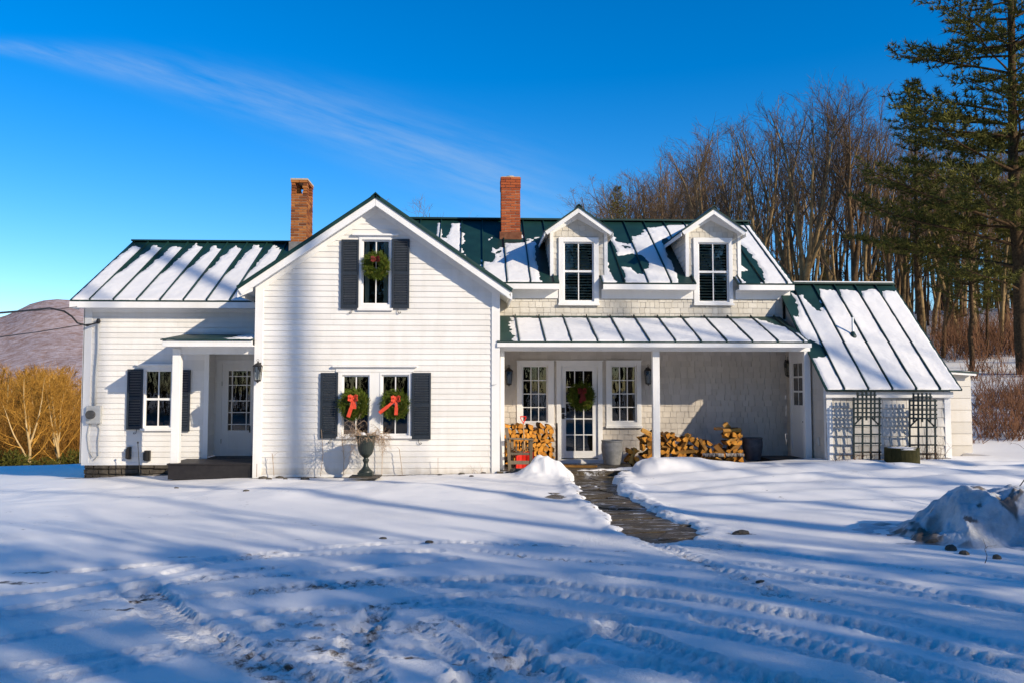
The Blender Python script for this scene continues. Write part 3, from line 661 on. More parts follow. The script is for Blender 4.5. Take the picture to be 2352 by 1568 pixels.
def on_roof(px, py, e, r):            # photo point -> (X, v along the slope)
    (Ye, ze), (Yr, zr) = e, r; D = ray(px, py); d = Vector((0, Yr - Ye, zr - ze)); L = d.length; n = Vector((0, -(zr - ze), Yr - Ye))
    t_ = n.dot(Vector((0, Ye, ze)) - cam.location) / n.dot(D); p = cam.location + D * t_
    return p.x, (p - Vector((0, Ye, ze))).dot(Vector((0, *((d / L)[1:])))) + 0 * L
def eave_z(py, Y, px): return PZ(py, Y, px)

# --- main section
EM = (18.5, eave_z(650, 18.5, 1500)); RM = (21.6, EM[1] + 3.1 * .655); XM0, XM1 = -2.2, PX(1838, 18.5, 655)
sM = [.73 + .534 * k for k in range(-6, 13)]
XM1 = min(XM1, 7.3)
NOT = [(PX(1283, 18.78, 620) - .01, PX(1375, 18.78, 620) + .03), (PX(1593, 18.78, 620) - .01, PX(1682.3, 18.78, 620) + .03)]
roofM = roof_part('roof', XM0, XM1, EM, RM, sM, notches=NOT, yn=18.83, label='main green metal roof behind the two dormers'); 
rb = roof_part('roof', XM0, XM1, (24.7, EM[1]), (RM[0] + .02, RM[1]), [], label='rear slope of the main roof')
mb = MB(1); mb.bar((XM0, RM[0], RM[1] + .025), (XM1, RM[0], RM[1] + .025), .22, .045); mb.build('ridge_cap', M['green_metal'], roofM)
def blobs(e, r, lst):
    out = []
    for px, py, rx, ry in lst:
        u, v = on_roof(px, py, e, r); u1, _ = on_roof(px + rx, py, e, r); _, v1 = on_roof(px, py - ry, e, r); out.append((u, v, abs(u1 - u), abs(v1 - v)))
    return out
bare = blobs(EM, RM, [(1095, 560, 26, 40), (1120, 520, 26, 22), (1078, 520, 18, 16), (985, 512, 14, 40), (1024, 512, 10, 26), (1142, 508, 14, 50), (1116, 590, 18, 10), (1090, 586, 14, 8),
    (1215, 520, 26, 26), (1240, 522, 26, 24), (1448, 518, 30, 18), (1420, 522, 20, 30), (1480, 512, 44, 10), (1406, 590, 12, 66), (1252, 600, 16, 55), (1268, 646, 12, 10), (1440, 600, 30, 13), (1463, 604, 22, 16),
    (1555, 600, 12, 46), (1574, 640, 14, 14), (1548, 505, 16, 8), (1716, 600, 16, 40), (1722, 640, 16, 18), (1175, 552, 30, 7), (1300, 530, 40, 30)])
def maskM(U, V, L):
    top = (L - .20 - .10 * vnoise(U * 1.4, 0 * U, 4) - V) / .05
    m = np.minimum(top, 3)
    for (u, v, a, b) in bare:
        q = ((U - u) / a) ** 2 + ((V - v) / b) ** 2; m = np.minimum(m, (np.sqrt(q) - 1) * 3.2 + 1.5 * fbm(U * 5, V * 5, 12, 4))
    m = np.minimum(m, 3.0 + 2.4 * fbm(U * 2.4, V * 2.4, 19, 4) + 2.0 * sstep(1.2, .2, V) + 2.4 * sstep(4.2, 5.2, U))
    for a, b in NOT: m = np.where((U > a - .04) & (U < b + .04) & (V < .42), -1, m)
    return m
snow_part(roofM, max(XM0, -1.0), XM1, EM, RM, sM, maskM)

# --- left wing
EL = (18.0, eave_z(690, 18.0, 360)); XL0 = PX(160, 18.0, 690); RL = (21.15, EL[1] + 3.15 * .575); sL = [PX(206.4, 18.0, 690) + .492 * k for k in range(0, 14)]
roofL = roof_part('roof', XL0, -2.0, EL, RL, sL, label='left wing green metal roof striped with melting snow'); roof_part('roof', XL0, -2.0, (24.3, EL[1]), (RL[0] + .02, RL[1]), [], label='rear slope of the left wing roof')
mb = MB(1); mb.bar((XL0, RL[0], RL[1] + .02), (-2.0, RL[0], RL[1] + .02), .2, .04); mb.build('ridge_cap', M['green_metal'], roofL)
def maskL(U, V, L):
    s0 = PX(206.4, 18.0, 690); ph = ((U - s0) / .492) % 1.0       # 0 just right of a seam
    bite = sstep(.45, 1.0, V / L) * .30 + .02 * sstep(.1, .4, V / L)
    a = (ph - bite * .9) * 7 + 1.0 * fbm(U * 6, V * 3, 15, 4) + 5 * sstep(.55, .1, V / L)
    top = (L * (.93 - .04 * np.sin((U - s0) / .492 * 2 * np.pi + 2)) - V) * 7 + 1.6 * fbm(U * 7, V * 4, 16, 4) + 1.0 * (ph - .5)
    return np.minimum(np.minimum(a, top), 3)
snow_part(roofL, XL0, -4.0, EL, RL, sL, maskL)

# --- front gable
_pk, _rt, _lf = PY(861, 449, 16.8), PY(1176.7, 660, 16.8), PY(544, 667.4, 16.8)
SL = ((_pk.z - _rt.z) / (_rt.x - _pk.x) + (_pk.z - _lf.z) / (_pk.x - _lf.x)) / 2
gx0, gx1, gxp, gzp = _lf.x, _rt.x, (_lf.x + _rt.x) / 2 * .5 + _pk.x * .5, _pk.z
gze = gzp - SL * (gx1 - gxp); gze0 = gzp - SL * (gxp - gx0)
roofG = None
for sgn, xe, zee, lab in ((-1, gx0, gze0, 'left slope of the front gable roof'), (1, gx1, gze, 'right slope of the front gable roof')):
    mb = MB(2); p0, p1 = Vector((gxp, 0, gzp)), Vector((xe, 0, zee)); d = (p1 - p0).normalized(); n = Vector((-d.z, 0, d.x)); n = n if n.z > 0 else -n
    q = [p0 - n * .045, p1 - n * .045, p1, p0]
    mb.prism([(a.x, a.z) for a in q], lambda p, t_: (p[0], t_, p[1]), 16.78, 21.6)
    k = 1
    for yq in [16.8 + .5 * j for j in range(9)]:
        a, b = p0 + n * .001, p1 + n * .001; mb.hexa([(a.x, yq, a.z), (b.x, yq, b.z), (b.x, yq + .024, b.z), (a.x, yq + .024, a.z), (a.x + n.x * .035, yq + .005, a.z + n.z * .035), (b.x + n.x * .035, yq + .005, b.z + n.z * .035), (b.x + n.x * .035, yq + .02, b.z + n.z * .035), (a.x + n.x * .035, yq + .02, a.z + n.z * .035)])
    o = mb.build('roof', M['green_metal'], house, label=lab); roofG = roofG or o
    # white rake board and soffit
    rk = MB(3); w = .125
    q = [p0 - n * .046, p1 - n * .046, p1 - n * (.046 + w), p0 - n * (.046 + w)]
    q[3] = Vector((gxp, 0, gzp - (.046 + w) / abs(n.z))); q[0] = Vector((gxp, 0, gzp - .046 / abs(n.z)))
    rk.prism([(a.x, a.z) for a in q], lambda p, t_: (p[0], t_, p[1]), 16.80, 16.83)
    q = [p0 - n * .05, p1 - n * .05, p1 - n * .075, p0 - n * .075]; q[3] = Vector((gxp, 0, gzp - .075 / abs(n.z))); q[0] = Vector((gxp, 0, gzp - .05 / abs(n.z)))
    rk.prism([(a.x, a.z) for a in q], lambda p, t_: (p[0], t_, p[1]), 16.8305, 18.9)
    # frieze board on the wall below the soffit
    q = [p0 - n * .076, p1 - n * .076 - d * .33, p1 - n * .25 - d * .33, p0 - n * .25]; q[3] = Vector((gxp, 0, gzp - .25 / abs(n.z))); q[0] = Vector((gxp, 0, gzp - .076 / abs(n.z)))
    rk.prism([(a.x, a.z) for a in q], lambda p, t_: (p[0], t_, p[1]), YG - .034, YG - .001)
    # boxed eave return
    wx = XGL if sgn < 0 else XGR
    rk.box(xe, xe - sgn * .03, 16.831, 18.9, zee - .17, zee - .05)
    rk.prism([(xe - sgn * .0, zee - .171), (wx + sgn * .002, zee + .10), (wx + sgn * .002, zee - .12 + .05), (xe - sgn * .0, zee - .20)], lambda p, t_: (p[0], t_, p[1]), 16.832, 16.86)
    rk.build('rake_board', M['white_trim'], house, bevel=.002)
mb = MB(2); mb.prism([(gxp - .10, gzp - .055), (gxp, gzp + .035), (gxp + .10, gzp - .055), (gxp + .10, gzp - .03), (gxp, gzp + .062), (gxp - .10, gzp - .03)], lambda p, t_: (p[0], t_, p[1]), 16.76, 21.0); mb.build('ridge_cap', M['green_metal'], roofG)
ztop = lambda x: gzp - SL * abs(x - gxp) - .09
fl = lambda z: max(XGL, gxp - (gzp - .10 - z) / SL); fr = lambda z: min(XGR, gxp + (gzp - .10 - z) / SL)
RG = dict(w1=((790.4, 864, 845.8, 995), (776, 854, 853, 1003)), w2=((880.4, 863.5, 936.4, 994.5), (872, 854, 945, 1002)), w3=((835.6, 556, 892.5, 697), (824, 544, 902, 711)))
Hg = []
Wd = []
for k, (g_, c_) in RG.items():
    r = dict(w1=dict(cap=None), w2=dict(cap=None), w3=dict(cap=(810, 538.5, 915, 542.5), curtain=True))[k]
    w_, gi, c = window(g_, YG, c_, cols=2, rows=(), meet=.48, label={'w1': 'left ground floor gable window', 'w2': 'right ground floor gable window', 'w3': 'upper gable window with pale curtains'}[k], **r); Hg.append((gi[0], gi[1], gi[2], gi[3]))
mb = MB(6); a = rect(853.3, 854, 871.7, 1003, YG); mb.box(a[0], a[1], YG - .022, YG - .001, a[2], a[3])
a = rect(765, 838.5, 958.5, 842.5, YG); mb.box(a[0], a[1], YG - .085, YG - .001, a[2], a[3]); b = rect(772, 843, 950, 853.5, YG); mb.box(b[0], b[1], YG - .03, YG - .001, b[2], b[3])
mb.build('window_header', M['white_trim'], house, bevel=.002)
mb = MB(21); Zb = .0
siding(mb, front(YG), fl, fr, Zb, gzp - .3, .1165, Hg, lip=.019); sheet(mb, front(YG), fl, fr, -.15, gzp - .3, Hg, off=-.004)
# gable body side walls
sheet(mb, rightf(XGR - .005), YG + .01, 20.5, -.2, gze + .15); sheet(mb, leftf(XGL + .005), YG + .01, 20.5, -.2, gze + .15)
mb.build('clapboard_wall', M['white_clapboard'], house, label='front gable wall of white clapboards')
for px0, px1 in ((584, 603), (1129, 1148)):
    mb = MB(7); x0, x1 = PX(px0, YG, 880), PX(px1, YG, 880); zt = ztop((x0 if px0 < 700 else x1)) - .02; mb.box(x0, x1, YG - .035, YG + .08, Zb - .08, zt); mb.build('corner_trim', M['white_trim'], house, bevel=.003)
mb = MB(7); mb.box(XGL + .17, XGR - .17, YG - .030, YG - .001, Zb - .10, Zb - .002); mb.build('sill_board', M['white_trim'], house, bevel=.003)

# --- left wing walls
zLb = PZ(1061.5, YL, 300); zLt = EL[1] + .14; XR0 = PX(468, YL, 950)        # recess corner
wgl, gi, c = window((337, 852.5, 393, 976.5), YL, (327, 843, 403, 985), cols=2, rows=(), meet=.51, cap=(314, 835, 412, 838.5), label='left wing window beside the entry porch')
shutter(291.9, 847, 327.7, 985, YL, 1); shutter(401.5, 849, 436.8, 989.5, YL, -1)
mb = MB(22); zpr = PZ(790, YL, 450)
siding(mb, front(YL), XL, XGL, zLb, zLt, .1165, [gi, (XR0, XGL + 1, -1, zpr)]); sheet(mb, front(YL), XL, XGL, zLb, zLt, [gi, (XR0, XGL + 1, -1, zpr)], off=-.004)
siding(mb, rightf(XR0), YL + .0, YR, zLb + .1, zpr, .1165); sheet(mb, leftf(XL + .004), YL, 24.0, zLb, zLt); siding(mb, leftf(XL), YL, 24.0, zLb, zLt, .1165)
fz = lambda z: YL; sheet(mb, front(24.0), XL, XGL, zLb, zLt)
# side gable end triangle
mb.tri((XL, YL, zLt), (XL, 24.0, zLt), (XL, RL[0], RL[1] - .1)); mb.tri((XL, YL - .3, zLt - .17), (XL, 24.0, zLt), (XL, RL[0], RL[1] - .1))
mb.build('clapboard_wall', M['white_clapboard'], house, label='left wing wall of white clapboards')
# recess back wall and door
dg = rect(524.4, 851, 575, 987, YR); ds = rect(509.6, 836, 581, 1046.5, YR)
mb = MB(23); siding(mb, front(YR), XR0, XGL + .02, zLb + .1, zpr + .1, .1165, [(ds[0] - .1, ds[1] + .2, -1, ds[3] + .1)]); mb.quad((XR0, YL + .01, zpr), (XGL, YL + .01, zpr), (XGL, YR, zpr), (XR0, YR, zpr)); mb.build('clapboard_wall', M['white_clapboard'], house, label='recessed wall beside the entry door')
mb = MB(24); mb.box(ds[0] - .12, ds[0], YR - .03, YR + .02, ds[2], ds[3] + .1); mb.box(ds[0], XGL, YR - .03, YR + .02, ds[3], ds[3] + .1); mb.box(XR0 + .001, XR0 + .1, YL - .025, YL - .001, zLb, zpr); mb.box(ds[1], XGL, YR - .03, YR + .02, ds[2], ds[3]); mb.build('door_frame', M['white_trim'], house, bevel=.002)
mb = MB(25); y0, y1 = YR - .012, YR + .03
frame = [(ds[0], dg[0], ds[2], ds[3]), (dg[1], ds[1], ds[2], ds[3]), (dg[0], dg[1], dg[3], ds[3]), (dg[0], dg[1], ds[2], ds[2] + .18), (dg[0], dg[1], dg[2] - .1, dg[2])]
for a in frame: mb.box(a[0], a[1], y0, y1, a[2], a[3])
mb.box(dg[0], dg[1], y0 + .012, y1, ds[2] + .18, dg[2] - .1)
for fx in (.17, .83): x = dg[0] + (dg[1] - dg[0]) * fx; mb.box(x - .010, x + .010, y0 + .004, y1 - .008, dg[2], dg[3])
for fz_ in (.09, .24, .505, .70, .90): z = dg[3] - (dg[3] - dg[2]) * fz_; mb.box(dg[0], dg[1], y0 + .006, y1 - .009, z - .010, z + .010)
door1 = mb.build('door', M['white_trim'], house, bevel=.002, label='white entry door with a border of small panes')
mb = MB(1); mb.quad((dg[0], YR + .01, dg[2]), (dg[1], YR + .01, dg[2]), (dg[1], YR + .01, dg[3]), (dg[0], YR + .01, dg[3])); mb.build('pane', M['window_glass'], door1)
mb = MB(1); mb.box(dg[0] - .02, dg[1] + .02, YR + .04, YR + .6, dg[2] - .02, dg[3] + .02); mb.build('dark_room_box', M['unlit_room'], door1)  # dark block stands in for the unlit hall behind the door
mb = MB(1); z = (dg[2] + .0); mb.lathe([(.0, 0), (.022, .002), (.026, .02), (.012, .035), (.0, .036)], 12, (ds[1] - .06, YR - .05, z)); mb.box(ds[1] - .075, ds[1] - .045, YR - .02, YR - .012, z - .05, z + .1); mb.build('door_handle', M['black_iron'], door1)
mb = MB(1)
for q in (1012, 880): mb = MB(1); z = PZ(q, YR, 512); mb.box(ds[0] - .012, ds[0] + .012, YR - .034, YR - .0125, z - .05, z + .05); mb.build('hinge', M['meter_grey'], door1)
mb = MB(7); mb.box(XL - .02, PX(208.6, YL, 900), YL - .032, YL - .001, zLb, zLt); mb.box(XL - .03, XL - .0005, YL - .032, YL + .14, zLb, zLt); mb.box(XL, XGL, YL - .03, YL - .0012, zLb - .05, zLb - .001)
mb.box(PX(208.6, YL, 900) + .001, XGL, YL - .028, YL - .001, PZ(718, YL, 400), PZ(703, YL, 400)); mb.build('corner_trim', M['white_trim'], house, bevel=.003)
mb = MB(8); zf = EL[1] - .037; mb.box(XL0, XGL - .2, EL[0] - .012, EL[0] + .02, zf - .13, zf); mb.box(XL0, XGL, EL[0] + .0205, YL - .001, zf - .12, zf - .10)
mb.prism([(EL[0] + .021, zf - .12), (RL[0], RL[1] - .06), (RL[0], RL[1] - .2), (YL + .05, zf - .14)], lambda p, t_: (t_, p[0], p[1]), XL0, XL0 + .025); mb.build('fascia', M['white_trim'], house, bevel=.002)
# foundation and deck
mb = MB(31); rng = random.Random(4)
z0 = zLb - .05; zb = z0 - .42
mb.box(XL + .06, XGL, YL + .03, YL + .5, zb - .1, z0)
for lay in range(4):
    x = XL + .05 + rng.uniform(-.1, 0)
    while x < XR0 + .3:
        w = rng.uniform(.12, .42); a = zb + .115 * lay; b = a + .115 - .012; o_ = rng.uniform(.0, .04); xa_ = max(x, XL + .05)
        mb.hexa([(xa_ + rng.uniform(0, .03), YL - o_, a + rng.uniform(0, .02)), (x + w - .02, YL - o_ + .01, a + rng.uniform(0, .02)), (x + w, YL + .1, a), (xa_, YL + .1, a), (xa_ + rng.uniform(0, .02), YL - o_ + .015, b - rng.uniform(0, .02)), (x + w - .02, YL - o_ + .01, b - rng.uniform(0, .02)), (x + w - .02, YL + .1, b), (xa_, YL + .1, b)])
        x += w
mb.build('foundation', M['stone'], house, bevel=.012)
mb = MB(32); zd = PZ(1063, 17.12, 480); xd0, xd1 = PX(385.5, 17.12, 1075), XGL - .02
mb.box(xd0, xd1, 17.12, 17.16, zd - .32, zd - .03)
mb.box(xd0, xd0 + .04, 17.161, YL - .05, zd - .32, zd - .03)
n = 11
for i in range(n):
    y = 17.10 + (YL - 17.12) * i / n; mb.box(xd0 - .02, xd1, y, y + (YL - 17.12) / n - .008, zd - .029, zd)
mb.box(XR0 + .05, xd1 - .05, YL - .01, YR - .03, zd - .2, zd + .002)
mb.build('porch_deck', M['deck_paint'], house, bevel=.003)
mb = MB(33); xa, xb = PX(391, YG, 930), PX(409.4, YG, 930); mb.box(xa, xb, YG + .06, YG + .06 + (xb - xa), zd, PZ(800, YG, 400)); mb.build('porch_post', M['white_trim'], house, bevel=.006)
# entry porch roof
ye = 16.92; xp0, xp1 = PX(372.8, ye, 785), XGL - .003; ze1, ze2 = PZ(781, ye, 480), PZ(795.5, ye, 480)
EP, RP = (ye - .03, ze1 + .018), (YL - .02, PZ(768.5, YL, 580))
mb = MB(34); mb.hexa([(xp0 - .03, EP[0], EP[1] - .025), (xp1, EP[0], EP[1] - .025), (xp1, RP[0], RP[1] - .025), (xp0 - .03, RP[0], RP[1] - .025), (xp0 - .03, EP[0], EP[1]), (xp1, EP[0], EP[1]), (xp1, RP[0], RP[1]), (xp0 - .03, RP[0], RP[1])])
rfp = mb.build('roof', M['green_metal'], house, label='low flat roof of the entry porch')
snow_part(rfp, xp0 + .9, xp1, EP, RP, [], lambda U, V, L: np.minimum(3, (U - xp0 - 1.1) * 3 + 1.0 * fbm(U * 4, V * 4, 5, 3)), T=.045)
mb = MB(35); mb.box(xp0, xp1, ye, ye + .03, ze2, ze1 - .01); mb.box(xp0, xp0 + .03, ye + .031, YL - .03, ze2, ze1); mb.box(xp0 + .03, xp1, ye + .031, YL - .03, ze2 + .01, ze2 + .03)
zb1, zb2 = PZ(800, YG + .12, 480), PZ(812.5, YG + .12, 480); mb.box(PX(391, YG, 900), xp1, YG + .1, YG + .2, zb2, ze2 + .009); mb.build('porch_beam', M['white_trim'], house, bevel=.003)

# --- main upper wall and porch back wall
DW = [((1297, 560.5, 1360, 690.5), (1283, 546, 1375, 699.5)), ((1605.3, 561.8, 1669, 692), (1593, 547, 1682.3, 699.5))]
hol = []; wins = []
for i, (g_, c_) in enumerate(DW):
    w_, gi, c = window(g_, YW - .02, c_, cols=2, rows=(), meet=.49, blind=True, label=('left dormer window with its blind down', 'right dormer window with its blind down')[i]); hol.append((gi[0], gi[1], gi[2], gi[3])); wins.append((gi, c))
PW = [((1201.7, 842, 1254.5, 965.6), (1187, 828.5, 1272, 977)), ((1405.3, 842, 1458, 965), (1392, 828.5, 1472.7, 978.5))]
for i, (g_, c_) in enumerate(PW):
    w_, gi, c = window(g_, YW, c_, cols=3, rows=(.25, .5, .75), muntin=.02, label=('twelve pane window left of the porch door', 'twelve pane window right of the porch door')[i], cap=(c_[0] - 1, c_[1] - 1.5, c_[2] + 1, c_[1]), cprot=.035); hol.append(gi)
dr = rect(1288.7, 841, 1373, 1051, YW); dgl = rect(1300, 851, 1361, 1034.5, YW); dc = rect(1278, 828.5, 1383.5, 1052, YW)
hol.append((dr[0], dr[1], -1, dr[3]))
zPm = PZ(728, YW, 1500)
mb = MB(41); XWL = XGR - .1
siding(mb, front(YW), XWL, XP + .15, zPm - .05, EM[1] + .12, .129, hol, 'shingle', lip=.016); sheet(mb, front(YW), XWL - 1, XP + .15, -.2, EM[1] + .16, hol, off=-.004)
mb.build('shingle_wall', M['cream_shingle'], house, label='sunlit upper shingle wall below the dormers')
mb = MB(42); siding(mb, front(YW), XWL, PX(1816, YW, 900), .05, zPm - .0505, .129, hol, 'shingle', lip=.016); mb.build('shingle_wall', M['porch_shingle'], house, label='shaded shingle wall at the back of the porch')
mb = MB(43); sheet(mb, rightf(XP + .15), YW, 24.4, -.2, EM[1] + .16); mb.tri((XP + .15, YW, EM[1] + .16), (XP + .15, 24.4, EM[1] + .16), (XP + .15, 21.6, RM[1] - .08)); sheet(mb, front(24.4), -2.2, XP + .15, -.2, EM[1] + .16)
mb.build('shingle_wall', M['pale_shingle'], house, label='right end and rear walls of the main section')
mb = MB(44)
zf = EM[1] - .037
def between(a, b): 
    mb.box(a, b, EM[0] - .012, EM[0] + .02, zf - .12, zf); mb.box(a, b, EM[0] + .0205, YW - .03, zf - .11, zf - .09); mb.box(a, b, YW - .045, YW - .0205, zf - .30, zf - .09)
c1, c2 = wins[0][1], wins[1][1]
between(XGR + .15, c1[0] - .02); between(c1[1] + .06, c2[0] - .02); between(c2[1] + .06, XM1)
mb.build('fascia', M['white_trim'], house, bevel=.002)

# dormers
for i, (pk, bx, rxx) in enumerate((((1328.7, 473.5), (1264.5, 1394), (1250, 1409.5)), ((1640.7, 477), (1575.4, 1700), (1565, 1716)))):
    p = PY(pk[0], pk[1], 18.5); x0, x1 = PX(bx[0], YW, 600), PX(bx[1], YW, 600); e0, e1 = PX(rxx[0], 18.5, 530), PX(rxx[1], 18.5, 530); xc = (e0 + e1) / 2; hw = (e1 - e0) / 2 + .0
    ze = PZ(530.5, 18.5, rxx[1]); sl = (p.z - ze) / hw; gi, c = wins[i]
    zbm = EM[1] + (YW - EM[0]) * .655
    yint = lambda z: 18.5 + (z - EM[1]) / .655
    mb = MB(50 + i); topf = ze + (xc - x0 - hw) * 0
    fl2 = lambda z: max(x0, xc - (p.z - .06 - z) / sl); fr2 = lambda z: min(x1, xc + (p.z - .06 - z) / sl)
    siding(mb, front(YW), fl2, fr2, zbm, p.z - .16, .129, [(c[0] + .02, c[1] - .02, 0, c[3] - .02)], 'shingle', lip=.014); sheet(mb, front(YW), fl2, fr2, zbm, p.z - .16, [(c[0] + .02, c[1] - .02, 0, c[3] - .02)], off=-.004)
    # cheeks, stepped shingle rows that shorten up the roof
    for tf, xx in ((leftf, x0), (rightf, x1)):
        zz = zbm
        zt_ = p.z - .06 - sl * (xc - x0)
        while zz < zt_ - .01:
            z2 = min(zz + .129, zt_); T_ = tf(xx); y = YW; k = 0
            while y < yint(zz):
                w_ = mb.rng.uniform(.12, .24); yb = min(y + w_ - .004, yint(zz)); yt = min(yb, yint(z2)); r = mb.rng.random()
                mb.quad(T_(y, .016, zz), T_(yb, .016, zz), T_(max(y, yb), .005, z2), T_(y, .005, z2), r); mb.quad(T_(y, 0, zz), T_(yb, 0, zz), T_(yb, .016, zz), T_(y, .016, zz), r); y += w_
            zz = z2
        mb.quad(tf(xx)(YW, -.003, zbm), tf(xx)(21.2, -.003, zbm), tf(xx)(21.2, -.003, zt_), tf(xx)(YW, -.003, zt_))
    dm = mb.build('dormer', M['cream_shingle'], house, label=('left shingled dormer', 'right shingled dormer')[i])
    for a, b in ((x0 - .012, x0 + .065), (x1 - .065, x1 + .012)): mb = MB(60); mb.box(a, b, YW - .03, YW + .05, zbm - .02, zt_ + .01); mb.build('corner_trim', M['white_trim'], dm, bevel=.002)
    rf = MB(61); rk = MB(62)
    for sg, xe in ((-1, e0), (1, e1)):
        a, b = Vector((xc, 0, p.z)), Vector((xe, 0, ze)); d = (b - a).normalized(); nn_ = Vector((-d.z, 0, d.x)); nn_ = nn_ if nn_.z > 0 else -nn_
        yb0, yb1 = yint(p.z) + .1, yint(ze) + .05
        T0, T1 = [(q.x, q.z) for q in (a, b)], None
        lo = nn_ * .035
        rf.hexa([(a.x, 18.48, a.z - .042), (b.x - lo.x, 18.48, b.z - lo.z), (b.x - lo.x, yb1, b.z - lo.z), (a.x, yb0, a.z - .042), (a.x, 18.48, a.z), (b.x, 18.48, b.z), (b.x, yb1, b.z), (a.x, yb0, a.z)])
        w = .085; v1 = Vector((xc, 0, p.z - .043)); q = [v1, b - nn_ * .036, b - nn_ * (.036 + w), Vector((xc, 0, p.z - .043 - w / nn_.z))]
        rk.prism([(k_.x, k_.z) for k_ in q], lambda P_, t_: (P_[0], t_, P_[1]), 18.5, 18.525)
        q = [v1 - Vector((0, 0, .004)), b - nn_ * .04, b - nn_ * .058, Vector((xc, 0, p.z - .047 - .018 / nn_.z))]; rk.prism([(k_.x, k_.z) for k_ in q], lambda P_, t_: (P_[0], t_, P_[1]), 18.5255, 20.2)
        rk.box(xe, xe - sg * .02, 18.526, yb1 - .1, ze - .13, ze - .045)
        q = [v1 - Vector((0, 0, .05)), Vector((x0 if sg < 0 else x1, 0, zt_ + .02)), Vector((x0 if sg < 0 else x1, 0, zt_ - .11)), Vector((xc, 0, p.z - .24))]; rk.prism([(k_.x, k_.z) for k_ in q], lambda P_, t_: (P_[0], t_, P_[1]), YW - .032, YW - .001)
    rf.prism([(xc - .07, p.z - .035), (xc, p.z + .03), (xc + .07, p.z - .035), (xc + .07, p.z - .01), (xc, p.z + .052), (xc - .07, p.z - .01)], lambda P_, t_: (P_[0], t_, P_[1]), 18.47, yint(p.z))
    rf.build('dormer_roof', M['green_metal'], dm); rk.build('rake_board', M['white_trim'], dm, bevel=.002)

# --- porch
XPR = 7.05
EPo, RPo = (17.04, PZ(784, 17.04, 1500)), (18.77, PZ(726.5, 18.77, 1500)); sP = [PX(1192.6, 17.04, 780) + .5435 * k for k in range(12)]; xP0 = XGR - .06
roofP = roof_part('roof', xP0, XPR, EPo, RPo, sP, th=.03, label='porch roof of green metal under fresh snow')
def maskP(U, V, L):
    m = (U - xP0 - .27 - .06 * fbm(V * 3, V, 3, 3)) * 12 + 1.4 * fbm(U * 9, V * 9, 6, 3); m = np.minimum(m, (L - .10 - V) * 14 + .8 * fbm(U * 5, V * 5, 5, 3))
    u, v = on_roof(1800, 735, EPo, RPo); m = np.minimum(m, (6.55 - U) * 5 + 5 * (1 - V / L) + 1.5 * fbm(U * 5, V * 5, 8, 3))
    return np.minimum(m, 3)
snow_part(roofP, xP0, XPR, EPo, RPo, sP, maskP, gap=.009)
mb = MB(70); zf = EPo[1] - .032; mb.box(xP0, XPR + .02, EPo[0] - .01, EPo[0] + .02, zf - .085, zf); mb.build('fascia', M['white_trim'], house, bevel=.002)
mb = MB(71); zc = PZ(806, YP, 1500); xpr1 = PX(1863, YP, 900)
mb.box(xP0 + .06, xpr1, YP, YP + .14, zc, zf - .03); mb.box(xP0, XPR, EPo[0] + .021, YP - .001, zf - .075, zf - .055); mb.quad((xP0, YP + .141, zf - .05), (XPR, YP + .141, zf - .05), (XPR, YW, zf - .05), (xP0, YW, zf - .05)); mb.build('porch_beam', M['white_trim'], house, bevel=.003)
for a, b in ((1149, 1158.5), (1499.7, 1515.8), (1849, 1863)):
    mb = MB(72); x0, x1 = PX(a, YP, 900), PX(b, YP, 900)
    mb.box(x0, x1, YP + .005, YP + .135, .05, zc - .0005); mb.build('porch_post', M['white_trim'], house, bevel=.006)
mb = MB(73); rng = random.Random(3); y = 16.95
while y < YW:
    x = xP0; h = rng.uniform(.3, .5)
    while x < XS0:
        w = rng.uniform(.4, .8); mb.box(x, x + w - .012, y, min(y + h, YW) - .012, -.15, .045 + rng.uniform(0, .008)); x += w
    y += h
mb.build('porch_floor', M['flagstone'], house)
# porch door
mb = MB(74); mb.box(dc[0], dr[0], YW - .035, YW + .08, .04, dc[3]); mb.box(dr[1], dc[1], YW - .035, YW + .08, .04, dc[3]); mb.box(dr[0], dr[1], YW - .035, YW + .08, dr[3], dc[3]); mb.box(dc[0] - .02, dc[1] + .02, YW - .06, YW - .036, dc[3] - .01, dc[3] + .015)
mb.box(dc[0], dc[1], YW - .12, YW - .0355, .04, dr[2] - .02); mb.build('door_frame', M['white_trim'], house, bevel=.003)
mb = MB(75); y0, y1 = YW + .005, YW + .045; d_ = dr; g_ = dgl
for a in ((d_[0], g_[0], d_[2], d_[3]), (g_[1], d_[1], d_[2], d_[3]), (g_[0], g_[1], g_[3], d_[3]), (g_[0], g_[1], d_[2], g_[2])): mb.box(a[0], a[1], y0, y1, a[2], a[3])
for k in (1, 2): x = g_[0] + (g_[1] - g_[0]) * k / 3; mb.box(x - .011, x + .011, y0 + .004, y1 - .006, g_[2], g_[3])
for k in range(1, 5): z = g_[2] + (g_[3] - g_[2]) * k / 5; mb.box(g_[0], g_[1], y0 + .005, y1 - .007, z - .011, z + .011)
door2 = mb.build('door', M['white_trim'], house, bevel=.003, label='white porch door with fifteen panes')
mb = MB(1); mb.quad((g_[0], YW + .025, g_[2]), (g_[1], YW + .025, g_[2]), (g_[1], YW + .025, g_[3]), (g_[0], YW + .025, g_[3])); mb.build('pane', M['window_glass'], door2)
mb = MB(1); x0, x1, z0, z1 = g_[0] - .02, g_[1] + .02, g_[2] - .02, g_[3] + .02; a, b = YW + .05, YW + 1.3
